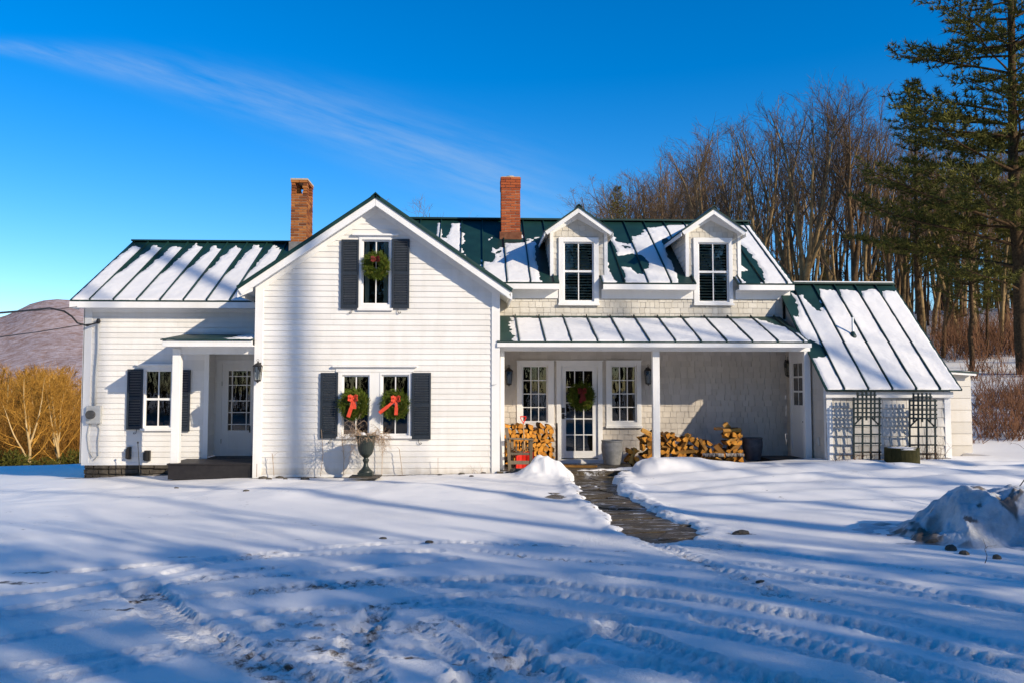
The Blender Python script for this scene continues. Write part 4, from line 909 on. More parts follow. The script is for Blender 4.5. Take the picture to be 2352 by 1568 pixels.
for q in (((x0, b, z0), (x1, b, z0), (x1, b, z1), (x0, b, z1)), ((x0, a, z0), (x0, b, z0), (x0, b, z1), (x0, a, z1)), ((x1, a, z0), (x1, b, z0), (x1, b, z1), (x1, a, z1)), ((x0, a, z0), (x1, a, z0), (x1, b, z0), (x0, b, z0)), ((x0, a, z1), (x1, a, z1), (x1, b, z1), (x0, b, z1))): mb.quad(*q)
mb.build('dark_room_box', M['unlit_room'], door2)  # dark box in place of the unlit interior behind the door glass
mb = MB(1); r1 = rect(1289.5, 935, 1297.5, 947, YW); r2 = rect(1290.5, 949, 1296.5, 960.5, YW); mb.box(r1[0], r1[1], YW - .012, YW + .0045, r1[2], r1[3]); mb.box(r2[0], r2[1], YW - .01, YW + .0045, r2[2], r2[3]); mb.bar((r2[0] + .02, YW - .05, (r2[2] + r2[3]) / 2), (r2[0] + .12, YW - .05, (r2[2] + r2[3]) / 2), .016, .016); mb.bar((r2[0] + .03, YW - .05, (r2[2] + r2[3]) / 2), (r2[0] + .03, YW, (r2[2] + r2[3]) / 2), .014, .014)
mb.build('door_handle', M['black_iron'], door2, bevel=.002)

# --- lean-to
ES = (16.42, PZ(894, 16.42, 2050)); xs0, xs1 = PX(1897.5, 16.42, 894), PX(2211, 16.42, 894); RS = (19.08, ES[1] + 2.66 * .925); sS = [PX(1939.3, 16.42, 890) + .497 * k for k in range(0, 5)]
roofS = roof_part('roof', xs0, xs1, ES, RS, sS, label='steep lean to roof with a vent pipe'); roof_part('roof', xs0, xs1, (22.4, RS[1] - 2.6), (RS[0] + .01, RS[1]), [], label='rear slope of the lean to roof')
mb = MB(1); mb.bar((xs0, RS[0], RS[1] + .02), (xs1, RS[0], RS[1] + .02), .16, .04); mb.build('ridge_cap', M['green_metal'], roofS)
mb = MB(1); mb.bar((xs0 + .4, RS[0] - .0, RS[1] + .055), (xs1 - .03, RS[0] - .0, RS[1] + .055), .13, .03); mb.build('ridge_snow', M['snow_soft'], roofS, bevel=.01)
bs = blobs(ES, RS, [(1862, 682, 16, 20), (1845, 668, 26, 12), (1900, 655, 70, 5), (1878, 802, 12, 16), (1868, 812, 10, 8), (1812, 690, 12, 26)])
def maskS(U, V, L):
    ph = ((U - sS[0]) / .497) % 1.0
    m = np.minimum(3, (L - .16 - .05 * vnoise(U * 2, 0 * U, 3) - V) * 10 + .8 * fbm(U * 5, V * 5, 2, 3))
    m = np.minimum(m, (ph - .04 - .10 * sstep(.6, 1.1, V / L)) * 14 + .8 * fbm(U * 5, V * 5, 4, 3) + 9 * sstep(.95, .6, V / L))
    for (u, v, a, b) in bs: m = np.minimum(m, (np.sqrt(((U - u) / a) ** 2 + ((V - v) / b) ** 2) - 1) * 3 + 1.6 * fbm(U * 5, V * 5, 12, 4))
    return m
snow_part(roofS, xs0, xs1, ES, RS, sS, maskS)
zSt = ES[1] - .04
mb = MB(81); zb = .2
siding(mb, front(YS), XS0, XS1, zb, zSt + .12, .190, (), 'shingle', lip=.026); sheet(mb, front(YS), XS0, XS1, -.3, zSt + .14, off=-.004)
mb.build('shingle_wall', M['pale_shingle'], house, label='sunlit front wall of the lean to behind the trellises')
mb = MB(82)
dd0, dd1 = 17.62, 18.42; zdh = PZ(815, 18.0, 1840); zS = lambda y: ES[1] + (y - ES[0]) * .925 - .06
z = .06; T_ = leftf(XS0)
while z < 2.9:
    y = YS + .0; ylim0 = max(YS, ES[0] + (z + .129 - ES[1] + .06) / .925)
    y = YS
    while y < YW:
        w_ = mb.rng.uniform(.12, .24); yb = min(y + w_ - .004, YW); r = mb.rng.random()
        if yb > ylim0 and not (dd0 - .1 < (y + yb) / 2 < dd1 + .1 and z < zdh + .1):
            y_ = max(y, ylim0); mb.quad(T_(y_, .016, z), T_(yb, .016, z), T_(yb, .004, z + .129), T_(y_, .004, z + .129), r); mb.quad(T_(y_, .0, z), T_(yb, .0, z), T_(yb, .016, z), T_(y_, .016, z), r)
        y += w_
    z += .129
mb.prism([(YS, -.3), (YW, -.3), (YW, zS(YW)), (YS, zS(YS))], lambda p, t_: (t_, p[0], p[1]), XS0 + .004, XS0 + .03)
mb.prism([(YS, -.3), (22.3, -.3), (22.3, .9), (RS[0], RS[1] - .1), (YS, zS(YS))], lambda p, t_: (t_, p[0], p[1]), XS1 - .03, XS1)
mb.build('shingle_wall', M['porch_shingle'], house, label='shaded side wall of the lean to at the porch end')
mb = MB(83); mb.box(XS1 - .11, XS1 + .02, YS - .03, YS - .001, .15, zSt + .1); mb.build('corner_trim', M['white_trim'], house, bevel=.003)
mb = MB(83); mb.box(XS0 - .022, XS0 + .10, YS - .03, YS - .001, .15, zSt + .1); mb.box(XS0 - .022, XS0 - .0165, YS - .0295, YS + .1, .15, zSt + .1); mb.build('corner_trim', M['white_trim'], house, bevel=.003)
mb = MB(84); mb.box(xs0 + .05, xs1 - .12, YS - .10, YS - .035, zSt - .12, zSt - .0); mb.box(xs0 + .03, xs1 - .1, YS - .034, YS - .031, zSt - .13, zSt + .0); mb.build('fascia', M['white_trim'], house, bevel=.002)
mb = MB(85); X = XS0 - .02
mb.box(X - .015, X + .01, dd0, dd1, .12, zdh); mb.box(X - .03, X - .0, dd0 - .09, dd0 - .001, .1, zdh + .09); mb.box(X - .03, X - .0, dd1 + .001, dd1 + .09, .1, zdh + .09); mb.box(X - .03, X - .0, dd0, dd1, zdh + .001, zdh + .09)
door3 = mb.build('door', M['white_trim'], house, bevel=.002, label='side door at the right end of the porch')
mb = MB(1)
for j in range(3):
    for k in range(2): a = dd0 + .14 + k * .28; mb.box(X - .019, X - .0155, a, a + .24, zdh - .5 - j * .32 + .04, zdh - .2 - j * .32 + .02)
mb.build('pane', M['meter_glass'], door3)
mb = MB(1); mb.lathe([(0, 0), (.025, .005), (.025, .03), (0, .035)], 10, (X - .05, dd0 + .07, 1.0)); mb.build('door_handle', M['black_iron'], door3)
mb = MB(86); u, v = on_roof(1959, 771, ES, RS); y = ES[0] + v * (2.66 / math.hypot(2.66, 2.66 * .925)); z = ES[1] + (y - ES[0]) * .925
mb.lathe([(.024, -.05), (.024, .40)], 12, (u, y, z)); vp = mb.build('vent_pipe', M['pipe_white'], roofS, smooth=False)
mb = MB(87); mb.lathe([(.10, -.09), (.075, .0), (.03, .09)], 14, (u, y, z)); mb.build('pipe_boot', M['green_metal'], roofS, smooth=True)
mb = MB(89); mb.box(PX(1770, 17.6, 1050), XS0 - .03, 17.55, 18.5, .05, .20); mb.box(PX(1770, 17.6, 1050) - .02, XS0 - .032, 17.53, 18.52, .2005, .225); mb.build('door_step', M['deck_paint'], house, bevel=.004)
# outlet on the side wall
mb = MB(88); mb.box(XS0 - .03, XS0 - .0165, 17.0, 17.08, .55, .72); mb.build('outlet_cover', M['meter_grey'], house, bevel=.004)
# extension
mb = MB(91); x0 = XS1 + .003; ztl = PZ(846, YX, 2181); ztr = PZ(853, YX, 2231)
siding(mb, front(YX), x0, XE, .2, ztr - .02, .265, (), 'clap', lip=.022); sheet(mb, front(YX), x0, XE, -.2, ztr + .02, off=-.004); sheet(mb, rightf(XE), YX, 21.5, -.2, ztr)
mb.build('shingle_wall', M['pale_shingle'], house, label='small shed extension at the far right')
mb = MB(92); xe = PX(2247, 18.0, 855); mb.hexa([(x0 - .1, 18.0, ztl - .01), (xe, 18.0, ztr - .04), (xe, 21.6, ztr - .04), (x0 - .1, 21.6, ztl - .01), (x0 - .1, 18.0, ztl + .02), (xe, 18.0, ztr - .01), (xe, 21.6, ztr - .01), (x0 - .1, 21.6, ztl + .02)])
o = mb.build('roof', M['green_metal'], house, label='nearly flat roof of the shed extension')
mb = MB(93); mb.hexa([(x0 - .1, 18.02, ztl - .06), (xe - .03, 18.02, ztr - .09), (xe - .03, 18.05, ztr - .09), (x0 - .1, 18.05, ztl - .06), (x0 - .1, 18.02, ztl - .011), (xe - .03, 18.02, ztr - .041), (xe - .03, 18.05, ztr - .041), (x0 - .1, 18.05, ztl - .011)]); mb.build('fascia', M['white_trim'], house)

# chimneys: real bricks on a mortar core
def chimney(name, x0, x1, y0, y1, z0, z1, mat, parent, fl_h, flm, holes=False, cap=False, label=None):
    mb = MB(95); g_ = .013; bh = .068; mb.r = []; core = MB(96)
    nz = max(1, int(round((z1 - z0) / bh))); bh = (z1 - z0) / nz; ztop_ = z1 - (bh * 5 if holes else 0)
    core.box(x0 + .010, x1 - .010, y0 + .010, y1 - .010, z0, ztop_ - .012)
    for k in range(nz):
        z = z0 + k * bh; grow = .012 if (k >= nz - 4 and not holes) or k == nz - 1 else 0; off = .11 if k % 2 else 0
        for side in range(4):
            a, b = (x0 - grow, x1 + grow) if side % 2 == 0 else (y0 - grow, y1 + grow)
            L = b - a; n = max(2, round(L / .215)); w = L / n; p = a - (w / 2 if k % 2 else 0)
            while p < b - .01:
                q0, q1 = max(p, a) + g_ / 2, min(p + w, b) - g_ / 2; p += w
                if q1 - q0 < .02: continue
                if holes and nz - 5 <= k < nz - 1:
                    lo_, hi_ = a + L * .29, b - L * .29
                    if q0 < lo_: q1 = min(q1, lo_)
                    elif q1 > hi_: q0 = max(q0, hi_)
                    else: continue
                    if q1 - q0 < .02: continue
                d = .10; e = mb.rng.uniform(-.003, .003)
                if side == 0: mb.box(q0, q1, y0 - grow + e, y0 + d, z + g_ / 2, z + bh - g_ / 2)
                elif side == 2: mb.box(q0, q1, y1 - d, y1 + grow + e, z + g_ / 2, z + bh - g_ / 2)
                elif side == 1: mb.box(x0 - grow + e, x0 + d, q0, q1, z + g_ / 2 + .0005, z + bh - g_ / 2 - .0005)
                else: mb.box(x1 - d, x1 + grow + e, q0, q1, z + g_ / 2 + .0005, z + bh - g_ / 2 - .0005)
    c = mb.build('chimney', M[mat], house, label=label)
    if holes: core.box(x0 - .015, x1 + .015, y0 - .015, y1 + .015, z1 + .001, z1 + .04)
    elif cap: core.box(x0 + .01, x1 - .01, y0 + .01, y1 - .01, z1 - .02, z1 + .015); core.lathe([(.11, 0), (.11, .06)], 16, ((x0 + x1) / 2, (y0 + y1) / 2, z1 + .015))
    core.build('mortar_core', M['mortar'], c)
    f_ = MB(97); f_.box(x0 - .03, x1 + .03, y0 - .03, y1 + .03, z0 - .5, z0 + fl_h); f_.build('flashing', M[flm], c)
    return c
xa = PX(668, 20.6, 480); xb = PX(703, 20.6, 480); zt = PZ(414, 20.6, 690); zl = PZ(556, 20.6, 690)
chimney('chimney', xa, xb + .02, 20.6, 21.35, zl, zt, 'brick_orange', roofL, 0.0, 'lead_flashing', holes=True, label='left chimney of orange brick with an open hood')
xa, xb = PX(1151, 20.57, 480), PX(1195, 20.57, 480); zt = PZ(407, 20.57, 1172); zl = PZ(549, 20.57, 1172)
chimney('chimney', xa, xb, 20.57, 21.1, zl, zt, 'brick_red', roofM, .0, 'lead_flashing', cap=True, label='right chimney of red brick')
mb = MB(98); mb.box(xa - .035, xb + .035, 20.53, 20.5695, zl - .02, zl + .17); mb.build('flashing', M['rust_flashing'], house, label='rusty flashing at the foot of the right chimney')
# gable shutters
shutter(783.7, 551, 824, 710, YG, 1); shutter(899.8, 549.7, 940.4, 709.4, YG, -1); shutter(736, 855, 776, 1005.5, YG, 1); shutter(945.8, 855, 989.6, 1008, YG, -1)

# ================================================================ THINGS ON AND BY THE HOUSE
def lantern(px, py, Y, label, wallx=None):
    p = PY(px, py, Y)                  # centre of the lamp body
    t_ = empty('wall_lantern', p, 0, label, 'lantern', 'black coach lanterns on the house walls')
    fb = MB(1); h = .13
    fb.lathe([(.0, .20), (.012, .19), (.018, .175), (.03, .165), (.055, .15), (.085, .125), (.10, .105), (.105, .10), (.09, .093)], 8, ph=R(22.5)); fb.lathe([(.062, -.20), (.066, -.185), (.066, -.175), (.03, -.172)], 8, ph=R(22.5)); fb.lathe([(.0, -.235), (.012, -.23), (.02, -.215), (.05, -.2)], 8)
    for k in range(4):
        a = R(45 + 90 * k); fb.bar((.115 * math.cos(a) * .9, .115 * math.sin(a) * .9, .098), (.072 * math.cos(a), .072 * math.sin(a), -.18), .012, .012)
    fb.tube([(.022 * math.cos(a) , 0, .222 + .022 * math.sin(a)) for a in [k * math.pi / 5 for k in range(11)]], .0045, 5)
    fb.build('lantern_frame', M['black_iron'], t_, world=False)
    g_ = MB(2); g_.lathe([(.058, -.175), (.088, .095)], 4, ph=R(45)); g_.build('lantern_glass', M['window_glass'], t_, world=False)
    c = MB(3); c.lathe([(.014, -.17), (.014, -.06), (.02, -.05), (.026, -.02), (.02, .02), (.004, .04)], 10); c.build('bulb', M['meter_grey'], t_, world=False)
    b = MB(4); 
    b.tube([(0, 0, .15), (0, .05, .19), (0, .09, .17), (0, .12, .10)] if wallx is None else [(0, 0, .15), (.05, 0, .19), (.09, 0, .17), (.12, 0, .10)], .009, 6)
    if wallx is None: b.box(-.035, .035, .115, .13, .0, .18)
    else: b.box(.115, .13, -.035, .035, .0, .18)
    b.build('bracket', M['black_iron'], t_, world=False)
    return t_
lantern(592, 852, YG - .165, 'black coach lantern on the left corner board of the front gable')
lantern(1169, 862, YW - .145, 'black coach lantern left of the small porch window, above the firewood')
lantern(1489, 861, YW - .145, 'black coach lantern half hidden behind the middle porch post')
lantern(1811, 843, YW - .145, 'black coach lantern in deep shade at the right end of the porch')

def wreath(px, py, Y, rad, label, bow=None, seed=1):
    rad *= 1.07; p = PY(px, py, Y); t_ = empty('evergreen_wreath', p, 0, label, 'wreath', 'evergreen christmas wreaths on the windows and door')
    mb = MB(seed); rng = random.Random(seed); r0 = rad * .57; rt = rad * .27
    for i in range(1900):
        a = rng.uniform(0, 2 * math.pi); b = rng.uniform(0, 2 * math.pi); q = rt * math.sqrt(rng.random())
        c = Vector((math.cos(a), 0, math.sin(a))); tg = Vector((-math.sin(a), 0, math.cos(a)))
        o = c * (r0 + q * math.cos(b)) + Vector((0, -q * .8 * abs(math.sin(b)) , 0))
        d = (c * math.cos(b) * 1.0 + Vector((0, -abs(math.sin(b)) * .8, 0)) + tg * rng.uniform(.4, 1.3) + Vector([rng.gauss(0, .35) for _ in range(3)])).normalized()
        L = rad * rng.uniform(.10, .24) * (1.5 if rng.random() < .06 else 1); s_ = d.cross(Vector([rng.gauss(0, 1) for _ in range(3)])).normalized()
        r = rng.random()
        for k in range(4):
            f = k / 4; q0 = o + d * L * f; e = (d * .8 + s_ * (1 if k % 2 else -1) * .8).normalized(); w = d.cross(e).normalized() * .004 + s_ * .002
            mb.tri(q0 - d * .006, q0 + e * L * .38, q0 + d * .008, r)
        w = s_ * .0045; mb.tri(o - w, o + w, o + d * L * 1.1, r)
    mb.build('foliage', M['wreath_green'], t_, world=False)
    ring = MB(2); n = 28; ring.tube([(r0 * math.cos(2 * math.pi * k / n), .0, r0 * math.sin(2 * math.pi * k / n)) for k in range(n + 1)], rt * .62, 7, cap=False); ring.build('twig_ring', M['shrub_green'], t_, world=False)
    if bow:
        mat, kx, tails = bow; bb_ = MB(3); k = Vector((kx, -rt - .03, rad * .30))
        for sg in (-1, 1):
            pts = [k + Vector((sg * rad * .24 * math.sin(a), -.05 * math.sin(a), rad * .13 * math.sin(2 * a) + .015)) for a in [j * math.pi / 7 for j in range(8)]]
            for q0, q1 in zip(pts[:-1], pts[1:]): bb_.bar(q0, q1, .012, rad * .15, up=(0, 0, 1)) if (q1 - q0).length > 1e-4 else None
        bb_.lathe([(0, -.03), (.022, -.02), (.026, 0), (.022, .02), (0, .03)], 8, tuple(k))
        for tx, tz in tails:
            e = k + Vector((tx * rad, -.01, tz * rad)); m_ = (k + e) / 2 + Vector((rad * .03, -.015, 0)); bb_.bar(k, m_, rad * .16, .008, up=(0, 1, 0)); bb_.bar(m_, e, rad * .20, .008, up=(0, 1, 0))
        bb_.build('bow', M[mat], t_, world=False)
    return t_
wreath(863.8, 610.5, YG - .09, .31, 'plain green wreath hanging in the upper gable window', bow=('bow_dark', .0, [(.05, -.1)]), seed=11)
wreath(813, 927, YG - .12, .345, 'wreath with a red bow on the left ground floor window, behind the urn', bow=('bow_red', .0, [(-.25, -1.0), (.08, -.55)]), seed=12)
wreath(907, 928, YG - .12, .325, 'wreath with a red striped bow whose tail slants left, on the right ground floor window', bow=('bow_red', .03, [(-.95, -.78), (.02, -.9)]), seed=13)
wreath(1335, 909, YW - .10, .34, 'dark shaded wreath on the porch door', bow=('bow_dark', .0, [(-.1, -.7), (.15, -.6)]), seed=14)  # bow colour darkened to stand in for the porch shade

# urn with dry branches
def twigs(mb, p, d, L, r, lev, rng, droop=.0, spread=.6, kids=3):
    n = 4; pts = [Vector(p)]; dd_ = Vector(d).normalized()
    for i in range(n):
        dd_ = (dd_ + Vector([rng.gauss(0, .22) for _ in range(3)]) + Vector((0, 0, -droop))).normalized(); pts.append(pts[-1] + dd_ * L / n)
    mb.tube(pts, [r * (1 - .7 * i / n) for i in range(n + 1)], 3 if lev < 2 else 5, cap=False)
    if lev > 0:
        for k in range(kids):
            j = rng.randint(1, n); nd = (dd_ + Vector([rng.gauss(0, spread) for _ in range(3)])).normalized(); twigs(mb, pts[j], nd, L * rng.uniform(.45, .75), r * .6, lev - 1, rng, droop, spread, kids)
uy = 16.55; ub = PY(840, 1091, uy); urn = empty('garden_urn', ub, 0, 'black iron pedestal urn filled with dry vines and snow in front of the gable', 'urn')
mb = MB(1); mb.box(-.145, .145, -.145, .145, .0, .07)
mb.lathe([(.14, .07), (.135, .09), (.09, .13), (.055, .18), (.042, .24), (.05, .265), (.062, .285), (.065, .31), (.05, .33), (.045, .35), (.075, .375), (.12, .42), (.15, .49), (.165, .57), (.175, .66), (.19, .73), (.22, .775), (.235, .79), (.23, .80), (.205, .79), (.18, .74), (.0, .72)], 26)
mb.build('urn_body', M['urn_iron'], urn, world=False, smooth=False, bevel=.004)
mb = MB(2); rng = random.Random(5)
mb.box(-.30, .30, -.22, .22, -.03, -.001); mb.build('stone_slab', M['stone'], urn, world=False, bevel=.01)
mb = MB(3)
for k in range(46):
    a = rng.uniform(0, 2 * math.pi); rr = rng.uniform(.02, .18); p = Vector((rr * math.cos(a), rr * math.sin(a) * .8, .77)); d = Vector((math.cos(a) * .9 + .22, math.sin(a) * .5 - .1, rng.uniform(.1, .9))); twigs(mb, p, d, rng.uniform(.16, .34), .007, 3, rng, droop=rng.uniform(.02, .30), spread=.75, kids=3)
mb.build('dry_vines', M['dry_twig'], urn, world=False)
mb = MB(4)
for k in range(7):
    c = (rng.uniform(-.12, .14), rng.uniform(-.10, .1), .77 + rng.uniform(0, .03)); s_ = rng.uniform(.05, .09); mb.lathe([(s_, 0), (s_ * .95, s_ * .3), (s_ * .6, s_ * .6), (0.005, s_ * .7)], 10, c)
mb.build('snow_cap', M['snow_soft'], urn, world=False, smooth=True)

# firewood
def log_mesh(seed, L=.42, kind=None, mats=None):
    rng = random.Random(seed); kind = kind or rng.choice(('wedge', 'wedge', 'wedge', 'half', 'tri', 'chunk')); r = rng.uniform(.060, .078)
    if kind == 'round': poly = [(r * .85 * math.cos(a), r * .85 * math.sin(a), 2) for a in [k * math.pi / 8 for k in range(16)]]
    elif kind == 'half': poly = [(r * 1.05 * math.cos(a), r * 1.0 * math.sin(a) - r * .4, 2) for a in [k * math.pi / 8 for k in range(9)]]; poly[-1] = (*poly[-1][:2], 1)
    elif kind == 'wedge':
        sp = rng.uniform(1.2, 1.9); R_ = r * 1.55; poly = [(R_ * math.cos(a) - R_ * .55, R_ * math.sin(a), 2) for a in [-sp / 2 + sp * k / 6 for k in range(7)]]; poly[-1] = (*poly[-1][:2], 1); poly.append((-R_ * .55, 0, 1))
    elif kind == 'tri': poly = [(r * 1.2 * math.cos(a + rng.uniform(-.25, .25)), r * 1.1 * math.sin(a), 1) for a in (.3, 2.3, 4.3)]
    else: poly = [(r * rng.uniform(.8, 1.1) * math.cos(a), r * rng.uniform(.75, 1.05) * math.sin(a), 1 if k < 3 else 2) for k, a in enumerate((.4, 1.6, 2.7, 4.0, 5.2))]
    n = len(poly); S = 4; V = []; F = []; mi = []
    wob = [(rng.uniform(-.006, .006), rng.uniform(-.006, .006), rng.uniform(.95, 1.04)) for _ in range(S + 1)]
    for s_ in range(S + 1):
        y = -L / 2 + L * s_ / S
        for (x, z, m_) in poly: V.append((x * wob[s_][2] + wob[s_][0], y + (rng.uniform(-.012, .012) if s_ in (0, S) else 0), z * wob[s_][2] + wob[s_][1]))
    for s_ in range(S):
        for i in range(n): j = (i + 1) % n; F.append((s_ * n + i, s_ * n + j, (s_ + 1) * n + j, (s_ + 1) * n + i)); mi.append(poly[i][2])
    F.append(tuple(range(n))); mi.append(0); F.append(tuple(range((S + 1) * n - 1, S * n - 1, -1))); mi.append(0)
    me = bpy.data.meshes.new('firewood_log'); me.from_pydata(V, [], F)
    for m_ in (mats or (M['log_end'], M['log_split'], M['bark_dark'])): me.materials.append(m_)
    me.polygons.foreach_set('material_index', mi); me.update(); return me
LOGS = [log_mesh(100 + k) for k in range(16)]
def put_log(me, loc, rot, label, group, scale=1):
    o = bpy.data.objects.new('firewood_log', me); col.objects.link(o); o.location = loc; o.rotation_euler = rot; o.scale = (scale, 1, scale); tag(o, label, 'firewood', group); return o
rng = random.Random(17); Yf = 17.95; fx0, fx1 = PX(1162, Yf, 1000), PX(1272, Yf, 1000)
row = 0; z = .13
ORD = ['first', 'second', 'third', 'fourth', 'fifth', 'sixth', 'seventh', 'eighth', 'ninth', 'tenth', 'eleventh', 'twelfth', 'thirteenth', 'fourteenth', 'fifteenth', 'sixteenth', 'seventeenth', 'eighteenth', 'nineteenth', 'twentieth']
ORD += ['twenty ' + q for q in ORD[:9]] + ['thirtieth'] + ['thirty ' + q for q in ORD[:9]] + ['fortieth'] + ['forty ' + q for q in ORD[:9]]
while z < .86:
    n = 9; 
    for k in range(n):
        x = fx0 + .05 + (fx1 - fx0 - .10) * (k + (.25 if row % 2 else -.1) + rng.uniform(-.12, .12)) / (n - 1 + .15)
        put_log(LOGS[rng.randrange(16)], (x, Yf + .21 + rng.uniform(-.03, .03), z + rng.uniform(-.012, .012)), (rng.uniform(-.03, .03), rng.uniform(0, 6.28), rng.uniform(-.05, .05)), 'split log left of the porch door, %s row up, %s from the left' % (ORD[row], ORD[k]), 'split logs stacked end-on left of the porch door', rng.uniform(.88, 1.06))
    z += .097; row += 1
for k, x in enumerate((.05, .30, .52, .76, .94)):
    put_log(LOGS[(3 * k + 1) % 16], (fx0 + x, Yf + .2, z + .0 + .02 * (k % 2)), (0, 1.3 * k, rng.uniform(-.2, .2)), 'split log on top of the stack left of the porch door, %s from the left' % ORD[k], 'split logs stacked end-on left of the porch door', 1.0)
put_log(log_mesh(7, kind='round'), (PX(1180, Yf, 980), Yf + .18, PZ(979, Yf, 1180)), (0, 0, .1), 'round unsplit log on top of the stack left of the porch door', None)
rk_ = empty('log_rack', (fx1 + .05, Yf, .05), 0, 'thin black iron end bar of the firewood stack beside the porch door', 'log rack')
mb = MB(1); x = .02; mb.tube([(x, -.04, 0), (x, -.04, .84), (x + .0, -.03, .9), (x, .02, .93), (x, .07, .9), (x, .08, .84), (x, .08, 0)], .014, 8); mb.build('end_loop', M['black_iron'], rk_, world=False)
mb = MB(1); mb.tube([(x, .0, .05), (-1.15, .0, .05)], .012, 6); mb.tube([(x, .3, .05), (-1.15, .3, .05)], .012, 6); mb.build('base_rail', M['black_iron'], rk_, world=False)
# long low stack right of the door
LONG = [log_mesh(200 + k, kind=('wedge', 'half', 'tri', 'chunk')[k % 4], L=.46) for k in range(8)]
lab = 'split log in the long low criss-cross stack along the porch wall'; grp = 'split logs in the low stack under the porch wall'
Yb = 17.9; cols_ = [(1436, 4), (1468, 8), (1512, 8), (1548, 7), (1590, 6), (1630, 4), (1662, 9)]
xs_ = [PX(c_, Yb, 1020) for c_, _ in cols_] + [PX(1700, Yb, 1020)]
for i, (c_, nr) in enumerate(cols_):
    a, b = xs_[i], xs_[i + 1]; L_ = b - a
    for k in range(nr):
        z = .12 + .088 * k
        if (k + i) % 2 == 0:
            for yk in (0, .2):
                lab = 'log lying lengthwise in the long stack, %s pile from the left, %s layer up, %s' % (ORD[i], ORD[k], 'front' if yk == 0 else 'behind')
                o = put_log(LONG[rng.randrange(8)], ((a + b) / 2 + rng.uniform(-.04, .04), Yb - .14 + yk, z + rng.uniform(-.01, .01)), (rng.uniform(0, 6.28), 0, math.pi / 2 + rng.uniform(-.12, .12)), lab, grp, rng.uniform(.8, 1.0)); o.rotation_mode = 'ZXY'; o.rotation_euler = (rng.uniform(-.06, .06), rng.uniform(0, 6.28), math.pi / 2 + rng.uniform(-.12, .12)); o.scale = (.92, max(.75, L_ / .44), .92)
        else:
            m_ = max(2, round(L_ / .135))
            for q in range(m_): lab = 'end-on log in the long stack, %s pile from the left, %s layer, %s across' % (ORD[i], ORD[k], ORD[q]); put_log(LOGS[rng.randrange(16)], (a + L_ * (q + .5) / m_ + rng.uniform(-.012, .012), Yb + rng.uniform(-.03, .03), z + rng.uniform(-.008, .008)), (0, rng.uniform(0, 6.28), rng.uniform(-.12, .12)), lab, grp, rng.uniform(.8, 1.0))
bm_ = (M['log_end'], M['birch_bark'], M['birch_bark'])
for (xa_, xb_, py_) in ((1613, 1662, 1044), (1666, 1708, 1044)):
    p = PY((xa_ + xb_) / 2, py_, 17.55); o = put_log(log_mesh(9 + xa_, kind='round', L=(xb_ - xa_) / 1900 * 17.55, mats=bm_), p, (0, 0, math.pi / 2), 'white barked birch log lying low in front of the ' + ('middle' if xa_ < 1650 else 'right end') + ' of the long stack', None, .75)
put_log(log_mesh(3, kind='half', L=.5), PY(1668, 984, 17.85), (0, 0, math.pi / 2), 'single long log lying across the top of the right hand pile', None, 1)

# planters
def planter(px0, px1, pyt, pyb, Y, mat, label):
    a = PY((px0 + px1) / 2, pyb, Y); w = (PX(px1, Y, pyb) - PX(px0, Y, pyb)) / 2; h = PZ(pyt, Y, px0) - a.z; t_ = empty('stone_planter', a, 0, label, 'planter', 'tall round stone planters on the porch')
    mb = MB(1); mb.lathe([(w * .68, 0), (w * .74, h * .05), (w * .86, h * .3), (w * .97, h * .6), (w * .98, h * .8), (w * .93, h * .93), (w * .97, h * .955), (w * .99, h), (w * .90, h), (w * .84, h * .9), (w * .8, h * .8), (0, h * .78)], 32); mb.build('planter_body', M[mat], t_, world=False, smooth=False, bevel=.003)
    return t_
planter(1381, 1431, 1009.6, 1066, 17.75, 'planter_grey', 'pale stone planter beside the porch door, its right edge in sun')
planter(1706, 1752, 1004, 1056, 17.9, 'planter_dark', 'dark stone planter in the shade at the right end of the long log stack')

# armchair, shovel
Yc = 17.15; c0 = PY(1194, 1080, Yc); ch_ = empty('garden_chair', (c0.x, Yc, .0), 0, 'weathered grey wooden garden armchair in front of the firewood', 'chair')
def Q(px, py, Y=Yc): p = PY(px, py, Y); return Vector((p.x - c0.x, Y - Yc, p.z))
for k, pts in enumerate(([(1163, 981, 0), (1167, 1010, 0), (1171, 1082, 0)], [(1220, 1008, 0), (1219.5, 1082, 0)], [(1176, 1006, .5), (1177, 1076, .5)], [(1217, 1006, .5), (1217, 1074, .5)])):
    mb = MB(k); q = [Q(a, b, Yc + d) for a, b, d in pts]
    for a, b in zip(q[:-1], q[1:]): mb.bar(a, b, .065, .05)
    mb.build('leg', M['grey_wood'], ch_, world=False, bevel=.004)
for d in (0, .46): mb = MB(6); mb.bar(Q(1168, 1005.5, Yc + d), Q(1226, 1008.5, Yc + d), .10, .032); mb.build('armrest', M['grey_wood'], ch_, world=False, bevel=.004)
mb = MB(7)
for k in range(9):
    t0 = k / 9; x0_, x1_ = 1175 + 42 * t0, 1175 + 42 * (t0 + .085); y_ = 1029 + 8 * math.sin(math.pi * (t0 + .05)); mb.bar(Q(x0_ + 1.5, y_, Yc + .02), Q(x0_ + 1.5, y_ - 2, Yc + .48), .034, .022)
mb.build('seat', M['grey_wood'], ch_, world=False, bevel=.002)
mb = MB(8)
for y_, hh in ((1041, .05), (1061, .075), (1077, .05)): mb.bar(Q(1171, y_), Q(1219, y_), .03, hh)
mb.build('stretcher', M['grey_wood'], ch_, world=False, bevel=.003)
mb = MB(9)
for k in range(6):
    x_ = 1178 + 7.6 * k; mb.bar(Q(x_, 1031, Yc + .50), Q(x_, 1012 - 0 * k, Yc + .55), .03, .014)
mb.build('backrest', M['grey_wood'], ch_, world=False, bevel=.002)
